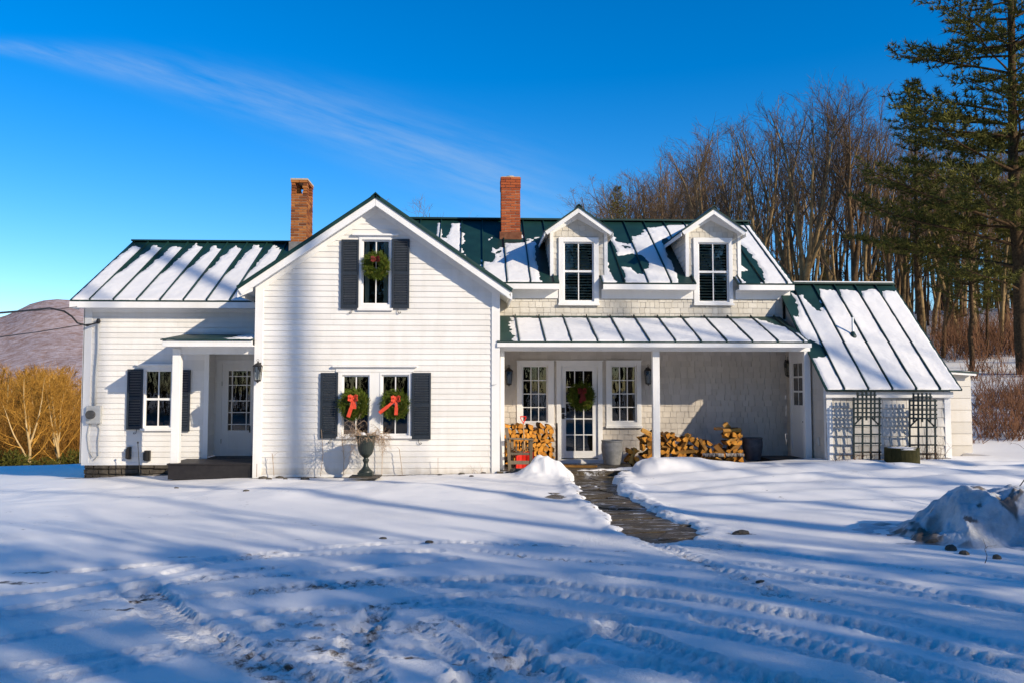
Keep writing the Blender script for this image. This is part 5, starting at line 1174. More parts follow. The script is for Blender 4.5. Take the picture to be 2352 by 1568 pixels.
Yv = 17.42; sh = empty('snow_shovel', PY(1205, 1074, Yv), 0, 'red plastic snow shovel with a wooden shaft leaning behind the garden chair', 'shovel'); o0 = sh.location.copy()
def Q2(px, py, Y): return PY(px, py, Y) - o0
mb = MB(1); mb.tube([Q2(1202, 971, Yv + .35), Q2(1205, 1040, Yv + .08)], .014, 8); mb.build('shaft', M['shovel_wood'], sh, world=False, smooth=True)
mb = MB(2); P_ = [Q2(a, b, Yv + .35) for a, b in ((1202, 974), (1201.5, 969), (1195.5, 958), (1195, 955.8), (1208, 955.8), (1208, 958), (1203, 969), (1202, 974))]; mb.tube(P_, .014, 6); mb.build('grip', M['red_plastic'], sh, world=False)
mb = MB(3); n = 14
for k in range(n):
    a0, a1 = -1 + 2 * k / n, -1 + 2 * (k + 1) / n; f = lambda a, z_: Vector((a * .20, .10 - .09 * a * a - z_ * .04 - (.01 if (k % 3 == 0) else 0), z_))
    mb.hexa([f(a0, -.02), f(a1, -.02), f(a1, -.02) + Vector((0, .012, 0)), f(a0, -.02) + Vector((0, .012, 0)), f(a0, .34), f(a1, .34), f(a1, .34) + Vector((0, .012, 0)), f(a0, .34) + Vector((0, .012, 0))], .5)
mb.build('blade', M['red_plastic'], sh, world=False)
pl = MB(1); a, b = PY(1282, 1060, 17.9), PY(1372, 1065, 17.35); pl.bar((a.x, 18.0, .075), (a.x + .82, 17.75, .072), .10, .03); pl.bar((a.x + .1, 17.8, .07), (a.x + .75, 17.62, .068), .06, .025); o = pl.build('wooden_plank', M['log_split'], None); tag(o, 'loose orange wooden boards lying at the foot of the porch door', 'plank')

# trellises
def z7(x, y, Y): return PY(1866.2 + x * .1709, 861.3 + y * .1709, Y)
Yt = 16.30; o1 = z7(730, 1150, Yt); o1.z = PZ(1064, Yt, 1990)
tr1 = empty('garden_trellis', o1, 0, 'left dark green lattice trellis leaning in front of the lean to wall', 'trellis', 'lattice trellises in front of the lean to')
def L7(x, y, dy=0): p = z7(x, y, Yt); return Vector((p.x - o1.x, dy, p.z - o1.z))
for (x, ya_, yb_) in ((555, 292, 1175), (672, 212, 1175), (785, 212, 1175), (900, 292, 1175), (608, 212, 602), (725, 212, 602), (835, 212, 602)):
    mb = MB(1); mb.bar(L7(x, ya_), L7(x, yb_), .034, .02, up=(0, 1, 0)); mb.build('upright', M['teal_metal'], tr1, world=False)
for (y, xa_, xb_) in ((262, 588, 852), (315, 540, 918), (375, 540, 918), (437, 540, 918), (497, 540, 918), (553, 540, 918), (670, 540, 918), (790, 540, 918), (908, 540, 918), (1028, 540, 918)):
    mb = MB(1); mb.bar(L7(xa_, y, -.020), L7(xb_, y, -.020), .022, .030); mb.build('crossbar', M['teal_metal'], tr1, world=False)
for q in (((572, 655), (662, 565)), ((798, 565), (890, 655))): mb = MB(1); mb.bar(L7(*q[0], .018), L7(*q[1], .018), .018, .028); mb.build('brace', M['teal_metal'], tr1, world=False)
tr2 = copy_tree(tr1); tr2.location = o1 + (z7(1482, 1172, Yt) - z7(730, 1150, Yt)); tr2['label'] = 'right dark green lattice trellis leaning behind the low wooden tub'
tb = PY(2072, 1058, 15.95); tb.z = ground_at(tb.x, 15.95) - .03; tub = empty('wooden_tub', tb, 0, 'low mossy wooden tub with snow on top in front of the right trellis', 'tub')
mb = MB(1); n = 22
for k in range(n):
    a0, a1 = 2 * math.pi * k / n + .012, 2 * math.pi * (k + 1) / n - .012
    P_ = [(r_ * math.cos(a), r_ * math.sin(a) * .8, z_) for z_ in (0, .30) for r_, a in ((.335, a0), (.335, a1), (.29, a1), (.29, a0))]; mb.hexa(P_)
mb.lathe([(.30, .02), (.30, .27), (.0, .27)], 24); mb.build('tub_body', M['mossy_wood'], tub, world=False, bevel=.004)
mb = MB(2); mb.lathe([(.285, .265), (.27, .295), (.15, .31), (.0, .312)], 24); mb.build('snow_cap', M['snow_soft'], tub, world=False, smooth=True)

# electric meter, conduit, cables
mp = PY(216, 951, YL - .06); me_ = empty('electric_meter', mp, 0, 'grey electric meter box with conduits on the left corner of the house', 'meter')
w_ = (PX(233, YL, 950) - PX(200, YL, 950)) / 2; h_ = (PZ(931, YL, 210) - PZ(971.5, YL, 210)) / 2
mb = MB(1); mb.box(-w_, w_, -.05, .05, -h_, h_); mb.build('meter_box', M['meter_grey'], me_, world=False, bevel=.008)
mb = MB(2); n = 20; mb.prism([(.085 * math.cos(2 * math.pi * k / n) - .04, .085 * math.sin(2 * math.pi * k / n)) for k in range(n)], lambda p, t_: (p[0], t_, p[1]), -.12, -.05); mb.build('meter_dial', M['meter_glass'], me_, world=False, bevel=.008)
mb = MB(3); q = [PY(a, b, YL - .06) - mp for a, b in ((218, 931), (220, 860), (225, 800), (226, 737))]; mb.tube(q, .022, 8); mb.build('conduit', M['meter_grey'], me_, world=False, smooth=True)
for pts in ([(205, 972), (200, 1000), (203, 1030), (212, 1050)], [(224, 972), (229, 985), (225, 1010), (226, 1045), (215, 1055)]): mb = MB(4); mb.tube([PY(a, b, YL - .045) - mp for a, b in pts], .012, 6); mb.build('ground_wire', M['meter_grey'], me_, world=False, smooth=True)
mb = MB(5); q = PY(226, 738, YL - .07) - mp; mb.lathe([(.03, -.05), (.045, .0), (.03, .05), (0, .06)], 10, tuple(q)); mb.build('weatherhead', M['cable_black'], me_, world=False)
def cable(pts, r, label):
    mb = MB(1); mb.tube([PY(a, b, Y) for a, b, Y in pts], r, 6); o = mb.build('power_cable', M['cable_black'], None, smooth=True); tag(o, label, 'cable')
cable([(-200, 712, 10), (-60, 719, 13), (0, 719, 14.5), (60, 714, 16), (114, 708, 17.2), (147, 715, 17.8), (165, 727, 18), (178, 742, 18.1), (200, 748, 18.15), (223, 741, 18.2)], .019, 'thick black service cable looping down to the conduit head')
cable([(-200, 786, 10), (0, 774, 14.5), (90, 762, 16.5), (181, 747, 18.1), (210, 744, 18.2)], .009, 'thin black cable running up to the corner from below the thick one')
cable([(-200, 700, 10), (0, 718.5, 14.6), (80, 714, 16.4), (126, 711, 17.3), (192, 703, 18.2)], .006, 'thin straight wire tied to the eave corner')
# low wall vents and stake by the left wing
for x0_, x1_, y0_, y1_, lb in ((294.5, 303, 1025, 1053, 'narrow dark vent low on the left wing wall'), (334.5, 347.5, 1033, 1057, 'dark vent with a pale cover low on the left wing wall')):
    r = rect(x0_, y0_, x1_, y1_, YL); mb = MB(1); mb.box(r[0], r[1], YL - .09, YL - .02, r[2], r[3]); mb.box(r[0] - .015, r[1] - .03, YL - .11, YL - .091, r[2] + .02, r[3] - .04); mb.build('wall_vent', M['black_iron'], house, bevel=.004, label=lb)
a, b = PY(316.7, 1017, 17.7), PY(321, 1086, 17.7); mb = MB(1); mb.tube([b, a], .008, 6); mb.lathe([(0, -.01), (.018, 0), (.018, .03), (0, .04)], 8, tuple(a)); o = mb.build('garden_stake', M['black_iron'], None); tag(o, 'thin dark garden stake leaning near the left wing vents', 'stake')
# little hook on the gable corner
mb = MB(1); p = PY(1137, 883, YG - .04); mb.tube([p + Vector((-.08, 0, 0)), p + Vector((.0, -.03, .005)), p + Vector((.03, -.03, .02))], .006, 5); mb.build('wall_hook', M['meter_grey'], house)

# stones and stalks at the wall foot
def rock(px, py, sx, sy, sz, label, group='small stones along the foot of the gable wall', seed=1):
    g_ = PG(px, py, 0); g_ = PG(px, py, ground_at(g_.x, g_.y)); rng = random.Random(seed); mb = MB(seed); n = 9
    V0 = len(mb.v)
    for i, ph in enumerate((-.5, 0, .5, 1.0)):
        for k in range(n): a = 2 * math.pi * k / n; q = math.cos(ph * 1.3) * rng.uniform(.85, 1.15); mb.v.append((sx * q * math.cos(a), sy * q * math.sin(a), sz * (math.sin(ph * 1.4) + rng.uniform(-.08, .08))))
    for i in range(3):
        for k in range(n): mb.face((V0 + i * n + k, V0 + i * n + (k + 1) % n, V0 + (i + 1) * n + (k + 1) % n, V0 + (i + 1) * n + k))
    mb.face(tuple(V0 + 3 * n + k for k in range(n)))
    o = mb.build('rock', M['stone'], None, world=False, smooth=False); o.location = (g_.x, g_.y, ground_at(g_.x, g_.y) + sz * .2); o.rotation_euler = (0, 0, rng.uniform(-.3, .3)); tag(o, label, 'stone', group); return o
rng = random.Random(2)
for k, (px, py, s_) in enumerate(((588, 1094, .08), (604, 1096, .10), (618, 1098, .06), (642, 1095, .09), (655, 1099, .05), (700, 1097, .10), (724, 1096, .04), (1010, 1090, .05), (1060, 1089, .07), (1083, 1091, .05), (1110, 1087, .06))): rock(px, py, s_, s_ * .6, s_ * .42, 'small brown stone at the foot of the gable wall, %s from the left' % ORD[k], seed=k + 1)
rock(1166, 1082, .20, .12, .07, 'flat tan stone at the right corner of the gable', None, 31); rock(1185, 1087, .16, .10, .06, 'second flat stone between the gable corner and the chair', None, 32)
for k, (px, py, s_) in enumerate(((1703, 1224, .10), (1690, 1226, .05), (880, 1236, .05), (985, 1244, .05), (405, 1118, .05), (565, 1128, .06), (2125, 1236, .10), (2148, 1247, .12), (1748, 1336, .05))): rock(px, py, s_, s_ * .5, s_ * .35, ('dark clod beside the end of the path', 'smaller clod at the end of the path', 'dark clod on the snow below the urn', 'dark clod between the urn and the path end', 'small clod left of the entry deck', 'small clod in front of the entry deck', 'dark clod left of the snow heap', 'dark clod against the foot of the snow heap', 'small clod lying in the tyre tracks')[k], 'dark clods scattered on the snow', seed=k + 51)
def stalk(pts, r, label, Y, group='bare dry stalks standing against the gable wall', branchy=0, seed=1):
    mb = MB(seed); rng = random.Random(seed); q = [PY(a, b, Y) for a, b in pts]; mb.tube(q, r, 5)
    if branchy:
        for k in range(branchy): p = q[rng.randrange(len(q) - 1)] .lerp(q[-1], rng.random()); twigs(mb, p, Vector((rng.gauss(0, 1), rng.gauss(0, .6), rng.uniform(.4, 1.2))), rng.uniform(.1, .25), r * .5, 1, rng, kids=2)
    o = mb.build('dry_stalk', M['dry_twig'], None); tag(o, label, 'dry plant', group)
stalk([(589, 1094), (590, 1064)], .006, 'short bare stalk against the left corner of the gable', 16.95)
stalk([(629, 1092), (627, 1060), (625, 1040)], .006, 'bare stalk left of the urn, below the shutters', 16.95, branchy=2)
stalk([(736, 1092), (742, 1040), (738, 985)], .006, 'tall thin stalk below the left shutter', 16.95, branchy=1, seed=4)
stalk([(789, 1092), (790, 1050), (785, 1000)], .007, 'tall branching stalk just left of the urn', 16.9, branchy=9, seed=5)
stalk([(877, 1090), (878, 1040), (876, 998)], .006, 'straight thin stake right of the urn', 16.95, seed=6)
stalk([(924, 1090), (921, 1060), (917, 1030)], .006, 'curved stalk right of the urn', 16.95, branchy=2, seed=7)
stalk([(1006, 1085), (1006, 1050)], .004, 'short stalk right of the windows', 16.95, seed=8)
for k, (px, n_) in enumerate(((1100, 5), (1925, 8), (1965, 12), (2012, 12), (2118, 10), (2140, 16), (2155, 12))):
    Y = 16.95 if px < 1500 else 16.15; X = PX(px, Y, 1055); g_ = ground_at(X, Y); mb = MB(k); rng = random.Random(k + 70)
    for j in range(n_): twigs(mb, (X + rng.gauss(0, .08), Y + rng.gauss(0, .05), g_ - .02), Vector((rng.gauss(0, .35), rng.gauss(0, .2), 1)), rng.uniform(.12, .5 if px > 2100 else .28), .004, 1, rng, kids=2)
    o = mb.build('dry_plant', M['dry_twig'] if px < 1500 else M['leaf_litter'], None); tag(o, ('tuft of dry stems by the right corner of the gable', 'reddish stems left of the left trellis', 'reddish stems under the left trellis', 'reddish stems right of the left trellis', 'short stems just right of the tub', 'tall stems under the right trellis', 'stems at the right foot of the right trellis')[k], 'dry plant', 'tufts of dry stems at the trellises' if px > 1500 else None)
# ploughed snow pile
pc = PG(2325, 1226, .1); nx = ny = 230; U_, V_ = np.meshgrid(np.linspace(-1.9, 2.4, nx), np.linspace(-1.0, 1.5, ny))
rr = (np.abs(U_ / np.where(U_ < 0, 1.02, 1.9)) ** 2.6 + np.abs(V_ / np.where(V_ < 0, .62, 1.0)) ** 2.4) ** .42; rr = rr + .20 * fbm(U_ * 1.8, V_ * 1.8, 5, 3)
H_ = .53 * sstep(1.12, .25, rr) + .10 * sstep(1.8, .9, rr) * (.6 + fbm(U_ * 3, V_ * 3, 19, 3)) - .04
cell = np.abs(fbm(U_ * 2.6 + 9, V_ * 2.6, 44, 2)); H_ = H_ + sstep(1.15, .7, rr) * (.10 * (.5 - 3 * cell).clip(-.4, 1) + .07 * fbm(U_ * 4.5, V_ * 4.5, 23, 4) + .045 * fbm(U_ * 10, V_ * 10, 24, 4))
D_ = (sstep(.12, .30, fbm(U_ * 3.4, V_ * 3.4 + 3, 33, 4)) * .9 * sstep(.5, .9, rr) * sstep(1.4, 1.0, rr) + .9 * sstep(.24, .34, fbm(U_ * 6, V_ * 6, 37, 3)) * sstep(1.2, .8, rr)).clip(0, 1)
PX_, PY_ = pc.x + U_, pc.y + .35 + V_; gz_ = base_h(PX_, PY_)
o = np_mesh('snow_pile', np.stack([PX_, PY_, gz_ + H_], -1).reshape(-1, 3), grid_faces(nx, ny), M['snow_pile'], attrs={'dirt': D_}); tag(o, 'big dirty ploughed snow heap in shade at the right edge', 'snow pile')
for k, (px, py, s_) in enumerate(((2098, 1226, .05), (2185, 1262, .07), (2215, 1272, .05), (2290, 1282, .05))):
    r_ = rock(px, py, s_, s_ * .8, s_ * .7, 'loose %s at the foot of the snow heap, %s from the left' % ('flat brown clod' if k % 2 else 'dark clod', ORD[k]), 'lumps fallen from the snow heap', seed=k + 91)
mb = MB(3); rng = random.Random(6); p = PG(2262, 1292, 0.02); twigs(mb, p, (0, 0, 1), .16, .005, 1, rng, kids=3); o = mb.build('bare_sapling', M['bark_dark'], None); tag(o, 'tiny dark sapling poking out of the snow below the snow heap', 'sapling')
mb = MB(3); p = PY(2352, 1062, 11.0)
twigs(mb, PY(2385, 1040, 11), (-1, 0, -.35), .26, .006, 2, rng, kids=3); twigs(mb, PY(2385, 1040, 11), (.1, 0, -1), 1.0, .012, 0, rng); o = mb.build('bare_sapling', M['bark_dark'], None); tag(o, 'dark twig reaching in at the right edge above the snow heap', 'sapling')

# ================================================================ TREES
def fast_tube(V, F, pts, rad, n):
    base = len(V); k = len(pts); d0 = pts[1] - pts[0]; ref = Vector((0, 0, 1)) if abs(d0.normalized().z) < .9 else Vector((1, 0, 0)); x = d0.cross(ref).normalized()
    for i, p in enumerate(pts):
        d = (pts[min(i + 1, k - 1)] - pts[max(i - 1, 0)]).normalized(); x = (x - d * x.dot(d)).normalized(); y = d.cross(x)
        for j in range(n):
            a = 6.28319 * j / n; q = p + (x * math.cos(a) + y * math.sin(a)) * rad[i]; V.append((q.x, q.y, q.z))
    for i in range(k - 1):
        for j in range(n): j2 = (j + 1) % n; F.append((base + i * n + j, base + i * n + j2, base + (i + 1) * n + j2, base + (i + 1) * n + j))
def mesh_of(name, V, F, mat, smooth=True):
    me = bpy.data.meshes.new(name); me.from_pydata(V, [], F); me.materials.append(mat)
    at = me.attributes.new('rnd', 'FLOAT', 'FACE'); r = np.repeat(np.random.RandomState(3).rand(len(F) // 4 + 1), 4)[:len(F)].astype(np.float32); at.data.foreach_set('value', r)
    if smooth: me.polygons.foreach_set('use_smooth', [True] * len(F))
    me.update(); return me
def bare_tree(seed, H=14.0, r0=.17, start=.35, n1=20, n2=7, n3=6, n4=3, ang=.62, lean=.05, fork=0, wide=1.0, rt=.006, wob0=.045):
    rng = random.Random(seed); TV, TF, CV, CF = [], [], [], []
    def grow(p, d, L, r, nseg, wob, up):
        pts = [p]; d = d.normalized()
        for i in range(nseg): d = (d + Vector((rng.gauss(0, wob), rng.gauss(0, wob), rng.gauss(0, wob * .5) + up))).normalized(); pts.append(pts[-1] + d * (L / nseg))
        return pts
    def at(pts, t_): f = t_ * (len(pts) - 1); i = min(int(f), len(pts) - 2); return pts[i].lerp(pts[i + 1], f - i), (pts[i + 1] - pts[i]).normalized()
    def side(d, a, rng):
        x = d.cross(Vector((rng.gauss(0, 1), rng.gauss(0, 1), rng.gauss(0, 1)))).normalized(); return d * math.cos(a) + x * math.sin(a)
    stems = [grow(Vector((0, 0, -.3)), Vector((rng.gauss(0, lean), rng.gauss(0, lean), 1)), H, r0, 12, wob0, .02)]
    fast_tube(TV, TF, stems[0], [max(.012, r0 * (1 - .93 * (i / 12)) ** .9) for i in range(13)], 8)
    for k in range(fork):
        p, d = at(stems[0], rng.uniform(.12, .45)); L = H * rng.uniform(.55, .75); s_ = grow(p, side(d, rng.uniform(.25, .5), rng), L, r0, 9, .05, .07); stems.append(s_); fast_tube(TV, TF, s_, [max(.012, r0 * .62 * (1 - .93 * i / 9)) for i in range(10)], 6)
    for si, st in enumerate(stems):
        HH = H if si == 0 else H * .65; m = n1 if si == 0 else int(n1 * .6)
        for k in range(m):
            t_ = (start if si == 0 else .25) + (.97 - (start if si == 0 else .25)) * (k + rng.random()) / m; p, d = at(st, t_)
            L1 = HH * wide * (.36 * (1 - t_) ** .7 + .055) * rng.uniform(.7, 1.25); r1 = max(.012, r0 * .40 * (1 - t_) + .012)
            b1 = grow(p, side(d, ang * rng.uniform(.7, 1.35), rng), L1, r1, 6, .10, .07); fast_tube(CV, CF, b1, [r1 * (1 - .8 * i / 6) for i in range(7)], 4)
            for k2 in range(n2):
                p2, d2 = at(b1, .18 + .8 * (k2 + rng.random()) / n2); L2 = L1 * rng.uniform(.28, .55); r2 = r1 * .42
                b2 = grow(p2, side(d2, rng.uniform(.4, .9), rng), L2, r2, 4, .12, .06); fast_tube(CV, CF, b2, [max(rt, r2 * (1 - .7 * i / 4)) for i in range(5)], 3)
                for k3 in range(n3):
                    p3, d3 = at(b2, .15 + .85 * (k3 + rng.random()) / n3); L3 = L2 * rng.uniform(.3, .6) + .15
                    b3 = grow(p3, side(d3, rng.uniform(.35, .9), rng), L3, rt, 2, .14, .05); fast_tube(CV, CF, b3, [rt * 1.2, rt, rt * .6], 3)
                    for k4 in range(n4):
                        p4, d4 = at(b3, .2 + .8 * rng.random()); e = p4 + side(d4, rng.uniform(.4, .8), rng) * L3 * rng.uniform(.4, .8); w = Vector((rng.gauss(0, 1), rng.gauss(0, 1), 0)).normalized() * rt * .9
                        n = len(CV); CV.extend([tuple(p4 - w), tuple(p4 + w), tuple(e)]); CF.append((n, n + 1, n + 2))
    return TV, TF, CV, CF, H
def variant(name, tm, cm, **kw):
    TV, TF, CV, CF, H = bare_tree(**kw); return mesh_of(name + '_trunk', TV, TF, M[tm]), mesh_of(name + '_crown', CV, CF, M[cm]), H
_tn = 0
def put_tree(var, X, Y, top, label, group, name='bare_tree', rz=0, z=None, sxy=1.0, cat='tree'):
    tm, cm, H = var; g_ = ground_at(X, Y) if z is None else z; s_ = (top - g_) / H
    e = empty(name, (X, Y, g_), rz, label, cat, group); e.scale = (s_ * sxy, s_ * sxy, s_)
    for n, me in (('trunk', tm), ('crown', cm)): o = bpy.data.objects.new(n, me); col.objects.link(o); o.parent = e; KIDS.setdefault(e.name, []).append(o)
    return e
VG = [variant('grey', 'bark_grey_sunlit', 'twig_grey', seed=s_, H=15, r0=.19, start=st, fork=fk, n1=11, n2=5, n3=4, n4=2, rt=.0055, ang=.48, wide=wd) for s_, st, fk, wd in ((1, .45, 1, .95), (2, .40, 2, 1), (3, .5, 1, .9), (4, .38, 2, 1.05))]
VR = [variant('red', 'bark_brown', 'twig_red', seed=s_, H=13, r0=.12, start=st, fork=fk, n1=11, n2=5, wide=wd, n3=5, n4=2, rt=.005, ang=.48) for s_, st, fk, wd in ((11, .35, 1, .9), (12, .42, 2, .9), (13, .3, 1, 1.1))]
VB = variant('broad', 'bark_brown', 'twig_grey', seed=21, H=15, r0=.26, start=.42, fork=2, n1=18, wide=1.2, n3=7, n4=3, rt=.006)
VA = variant('ascending', 'bark_grey_sunlit', 'twig_grey', seed=22, H=16, r0=.24, start=.40, fork=3, n1=15, n2=6, n3=5, n4=2, ang=.38, wide=1.05, rt=.006)
VGold = [variant('gold', 'bark_sunlit_gold', 'twig_sunlit_gold', seed=s_, H=9, r0=.15, start=.22, fork=3, n1=14, n2=6, n3=5, n4=2, wide=1.15, ang=.7, lean=.12, rt=.011) for s_ in (31, 32, 33)]
SKY = [(1340, 470), (1380, 435), (1480, 402), (1540, 385), (1600, 325), (1650, 300), (1700, 290), (1760, 275), (1830, 232), (1900, 290), (1970, 262), (2020, 275), (2060, 320), (2150, 320), (2250, 290), (2380, 260), (2600, 240)]
rng = random.Random(44)
lab_g, grp_g = 'tall bare grey trunked tree in the wood behind the house', 'bare grey trees in the wood behind the house'
lab_r, grp_r = 'slim bare brown tree with reddish twigs in the wood behind the house', 'bare reddish brown trees in the wood'
put_tree(VA, PX(1822, 44, 700), 44, PZ(212, 44, 1822), 'tallest bare tree of the wood, with steeply rising limbs between the dormers and the pines', None, rz=.5)
put_tree(VB, PX(1972, 42, 700), 42, PZ(240, 42, 1972), 'broad dark bare tree with a rounded dense crown right of the tallest one', None, rz=1.2)
put_tree(VR[0], PX(1004, 60, 700), 60, PZ(478, 60, 1004), 'bare tree top showing over the roof between the two chimneys', None, rz=.3)
N = 66
ZONES = [(1500, 'left of the right dormer'), (1690, 'above the right dormer'), (1850, 'above the right end of the main roof'), (2010, 'above the left half of the lean to'), (2140, 'around the young pine'), (2260, 'between the two big pines'), (9999, 'behind the huge pine')]
cnt = {}
for k in range(N):
    f = (k + rng.random()) / N; px = 1360 + 1230 * f ** .82; deep = rng.random(); Y = 38 + 34 * deep if px > 1560 else 52 + 30 * deep
    if px > 2220 and rng.random() < .3: continue
    s_ = np.interp(px, [a for a, b in SKY], [b for a, b in SKY]); top = s_ + abs(rng.gauss(0, 1)) * (28 if px > 1600 else 12) + rng.uniform(4, 16) + (26 if deep > .5 else 0)
    X = PX(px, Y, 700); red = rng.random() < (.6 if px < 1600 else .2)
    var = rng.choice(VR) if red else rng.choice(VG)
    zn = next(b for a, b in ZONES if px < a); ky = (zn, red); cnt[ky] = cnt.get(ky, -1) + 1; lb = '%s bare tree %s, %s from the left' % ('reddish brown' if red else 'grey', zn, ORD[cnt[ky]])
    put_tree(var, X, Y, PZ(top, Y, px), lb, grp_r if red else grp_g, rz=rng.uniform(0, 6.28), sxy=rng.uniform(.85, 1.2) * (1.25 if px < 1600 else 1))
# paler twiggy trees seen over the main roof, and slim dark ones at the right
for k in range(17):
    px = 1375 + 250 * (k + rng.random()) / 17; Y = rng.uniform(50, 80); top = np.interp(px, [a for a, b in SKY], [b for a, b in SKY]) + rng.uniform(0, 35); X = PX(px, Y, 700); red = k % 3 > 0
    put_tree(rng.choice(VR) if red else rng.choice(VG), X, Y, PZ(top, Y, px), '%s bare tree over the main roof ridge, %s from the left dormer' % ('reddish' if red else 'grey', ORD[k]), 'bare trees over the main roof ridge', rz=rng.uniform(0, 6.28), sxy=rng.uniform(1.2, 1.7))
for k in range(36):
    px = 2040 + 480 * (k + rng.random()) / 36; Y = rng.uniform(44, 78); top = np.interp(px, [a for a, b in SKY], [b for a, b in SKY]) + rng.uniform(20, 200); X = PX(px, Y, 700)
    put_tree(VR[k % 3], X, Y, PZ(top, Y, px), 'slim dark bare tree right of the broad crowned tree, %s from the left' % ORD[k], 'slim dark bare trees at the right', rz=rng.uniform(0, 6.28), sxy=rng.uniform(.9, 1.3))
# far wood: one mass of stems and twigs behind
V, F = [], []; rng = random.Random(9)
def far_stem(V, F, X, Y, g_, H, r):
    p = Vector((X, Y, g_ - .3)); d = Vector((rng.gauss(0, .05), rng.gauss(0, .05), 1)); pts = [p + d * H * t_ + Vector((rng.gauss(0, .12), 0, 0)) for t_ in (0, .33, .66, 1)]
    fast_tube(V, F, pts, [r, r * .8, r * .5, r * .15], 4)
    for j in range(20):
        t_ = rng.uniform(.12, .98); q = p + d * H * t_; a = rng.uniform(0, 6.28); L = H * rng.uniform(.06, .2) * (1.15 - t_ * .7); e = q + Vector((math.cos(a) * L * .7, math.sin(a) * L * .7, L * rng.uniform(.2, .8)))
        fast_tube(V, F, [q, e], [r * .25, .01], 3)
        for i in range(6):
            q2 = q.lerp(e, rng.uniform(.2, 1)); e2 = q2 + Vector((rng.gauss(0, 1), rng.gauss(0, 1), rng.uniform(.0, 1.4))).normalized() * L * .5; w = Vector((.012, .012, 0)); n = len(V); V.extend([tuple(q2 - w), tuple(q2 + w), tuple(e2)]); F.append((n, n + 1, n + 2))
for k in range(330):
    f = rng.random(); px = 1420 + 1250 * f ** .8; Y = rng.uniform(62, 150); X = PX(px, Y, 800); g_ = float(base_h(np.array([X]), np.array([Y]))[0])
    s_ = np.interp(px, [a for a, b in SKY], [b for a, b in SKY]) + 80 + rng.uniform(0, 170); top = PZ(s_, Y, px); 
    if top - g_ > 3: far_stem(V, F, X, Y, g_, min(top - g_, 22), rng.uniform(.09, .2))
o = bpy.data.objects.new('far_wood', mesh_of('far_wood', V, F, M['bark_dark'], False)); col.objects.link(o); tag(o, 'dark mass of distant bare woodland behind the nearer trees', 'woodland', kind='stuff')

# conifers
def pine(seed, H, r0, rmax, zlow=.1, whorl=.55, dens=1.0, needle='pine_needle', tuft=.30, up=.15, nn=13, gaps=.15, crown_pow=.8, flat=.5):
    rng = random.Random(seed); TV, TF, CV, CF = [], [], [], []
    pts = [Vector((rng.gauss(0, .05), rng.gauss(0, .05), -.3 + (H + .3) * i / 12)) for i in range(13)]; fast_tube(TV, TF, pts, [r0 * (1 - .95 * i / 12) + .01 for i in range(13)], 8)
    def tuft_at(p, d, s_):
        for i in range(nn):
            e = (d * rng.uniform(.2, 1.0) + Vector((rng.gauss(0, .6), rng.gauss(0, .6), rng.gauss(.15, .5)))).normalized() * s_ * rng.uniform(.5, 1.0); w = e.cross(Vector((rng.gauss(0, 1), rng.gauss(0, 1), rng.gauss(0, 1)))).normalized() * s_ * .062
            n = len(CV); CV.extend([tuple(p - w), tuple(p + w), tuple(p + e * 1.0)]); CF.append((n, n + 1, n + 2))
    z = H * zlow
    while z < H * .99:
        t_ = z / H; Lm = rmax * (1 - t_) ** crown_pow + .12; k = rng.randint(4, 6); a0 = rng.uniform(0, 6.28)
        for j in range(k):
            if rng.random() < gaps: continue
            a = a0 + 6.28 * j / k + rng.gauss(0, .25); L = Lm * rng.uniform(.55, 1.12); p = Vector((0, 0, z)); d = Vector((math.cos(a), math.sin(a), up + .5 * t_ + rng.gauss(0, .08))).normalized(); b = [p]
            for i in range(6): d = (d + Vector((rng.gauss(0, .08), rng.gauss(0, .08), .03 if i > 2 else -.02))).normalized(); b.append(b[-1] + d * L / 6)
            r1 = .018 + L * .010; fast_tube(TV, TF, b, [r1 * (1 - .8 * i / 6) for i in range(7)], 4)
            ns = max(3, int(L * 4.2 * dens))
            for i in range(ns):
                f = .22 + .78 * (i + rng.random()) / ns; q = b[min(5, int(f * 6))].lerp(b[min(6, int(f * 6) + 1)], f * 6 - int(f * 6)); sd = d.cross(Vector((0, 0, 1))).normalized() * (1 if i % 2 else -1)
                tw = (d * .7 + sd * rng.uniform(.5, 1.2) + Vector((0, 0, rng.gauss(.1, .15)))).normalized(); L2 = (L * .26 + .18) * (1.1 - .5 * f) * rng.uniform(.7, 1.2); e = q + tw * L2
                fast_tube(TV, TF, [q, e], [.010, .005], 3); m = max(2, int(L2 / (tuft * .50)))
                for g_ in range(m): c = q.lerp(e, (g_ + 1) / m); tuft_at(c + Vector((0, 0, rng.gauss(0, .03))), (tw + Vector((0, 0, .3))).normalized(), tuft * rng.uniform(.7, 1.15))
            tuft_at(b[-1], d, tuft)
        z += whorl * rng.uniform(.7, 1.3) * (1.1 - .5 * t_)
    return mesh_of('pine_trunk', TV, TF, M['bark_dark'], True), mesh_of('pine_crown', CV, CF, M[needle], False), H
M['bark_p'] = M['bark_dark']
P1 = pine(5, 26, .27, 6.6, zlow=.13, whorl=.72, dens=1.05, tuft=.38, gaps=.24, crown_pow=.55, nn=13, up=.14)
P2 = pine(6, 14, .15, 3.0, zlow=.30, whorl=.62, dens=1.1, tuft=.26, gaps=.12, nn=13, up=.25)
P3 = pine(7, 8, .12, 2.2, zlow=.02, whorl=.42, dens=1.2, tuft=.24, needle='pine_gold', nn=9, up=.05)
X = PX(2338, 31, 600); put_tree(P1, X, 31, ground_at(X, 31) + 25, 'huge old pine towering at the right edge of the picture', None, 'pine_tree', rz=2.2)
X = PX(2108, 36, 600); put_tree(P2, X, 36, PZ(182, 36, 2108), 'young pine with upswept branches left of the huge pine', None, 'pine_tree', rz=.7)
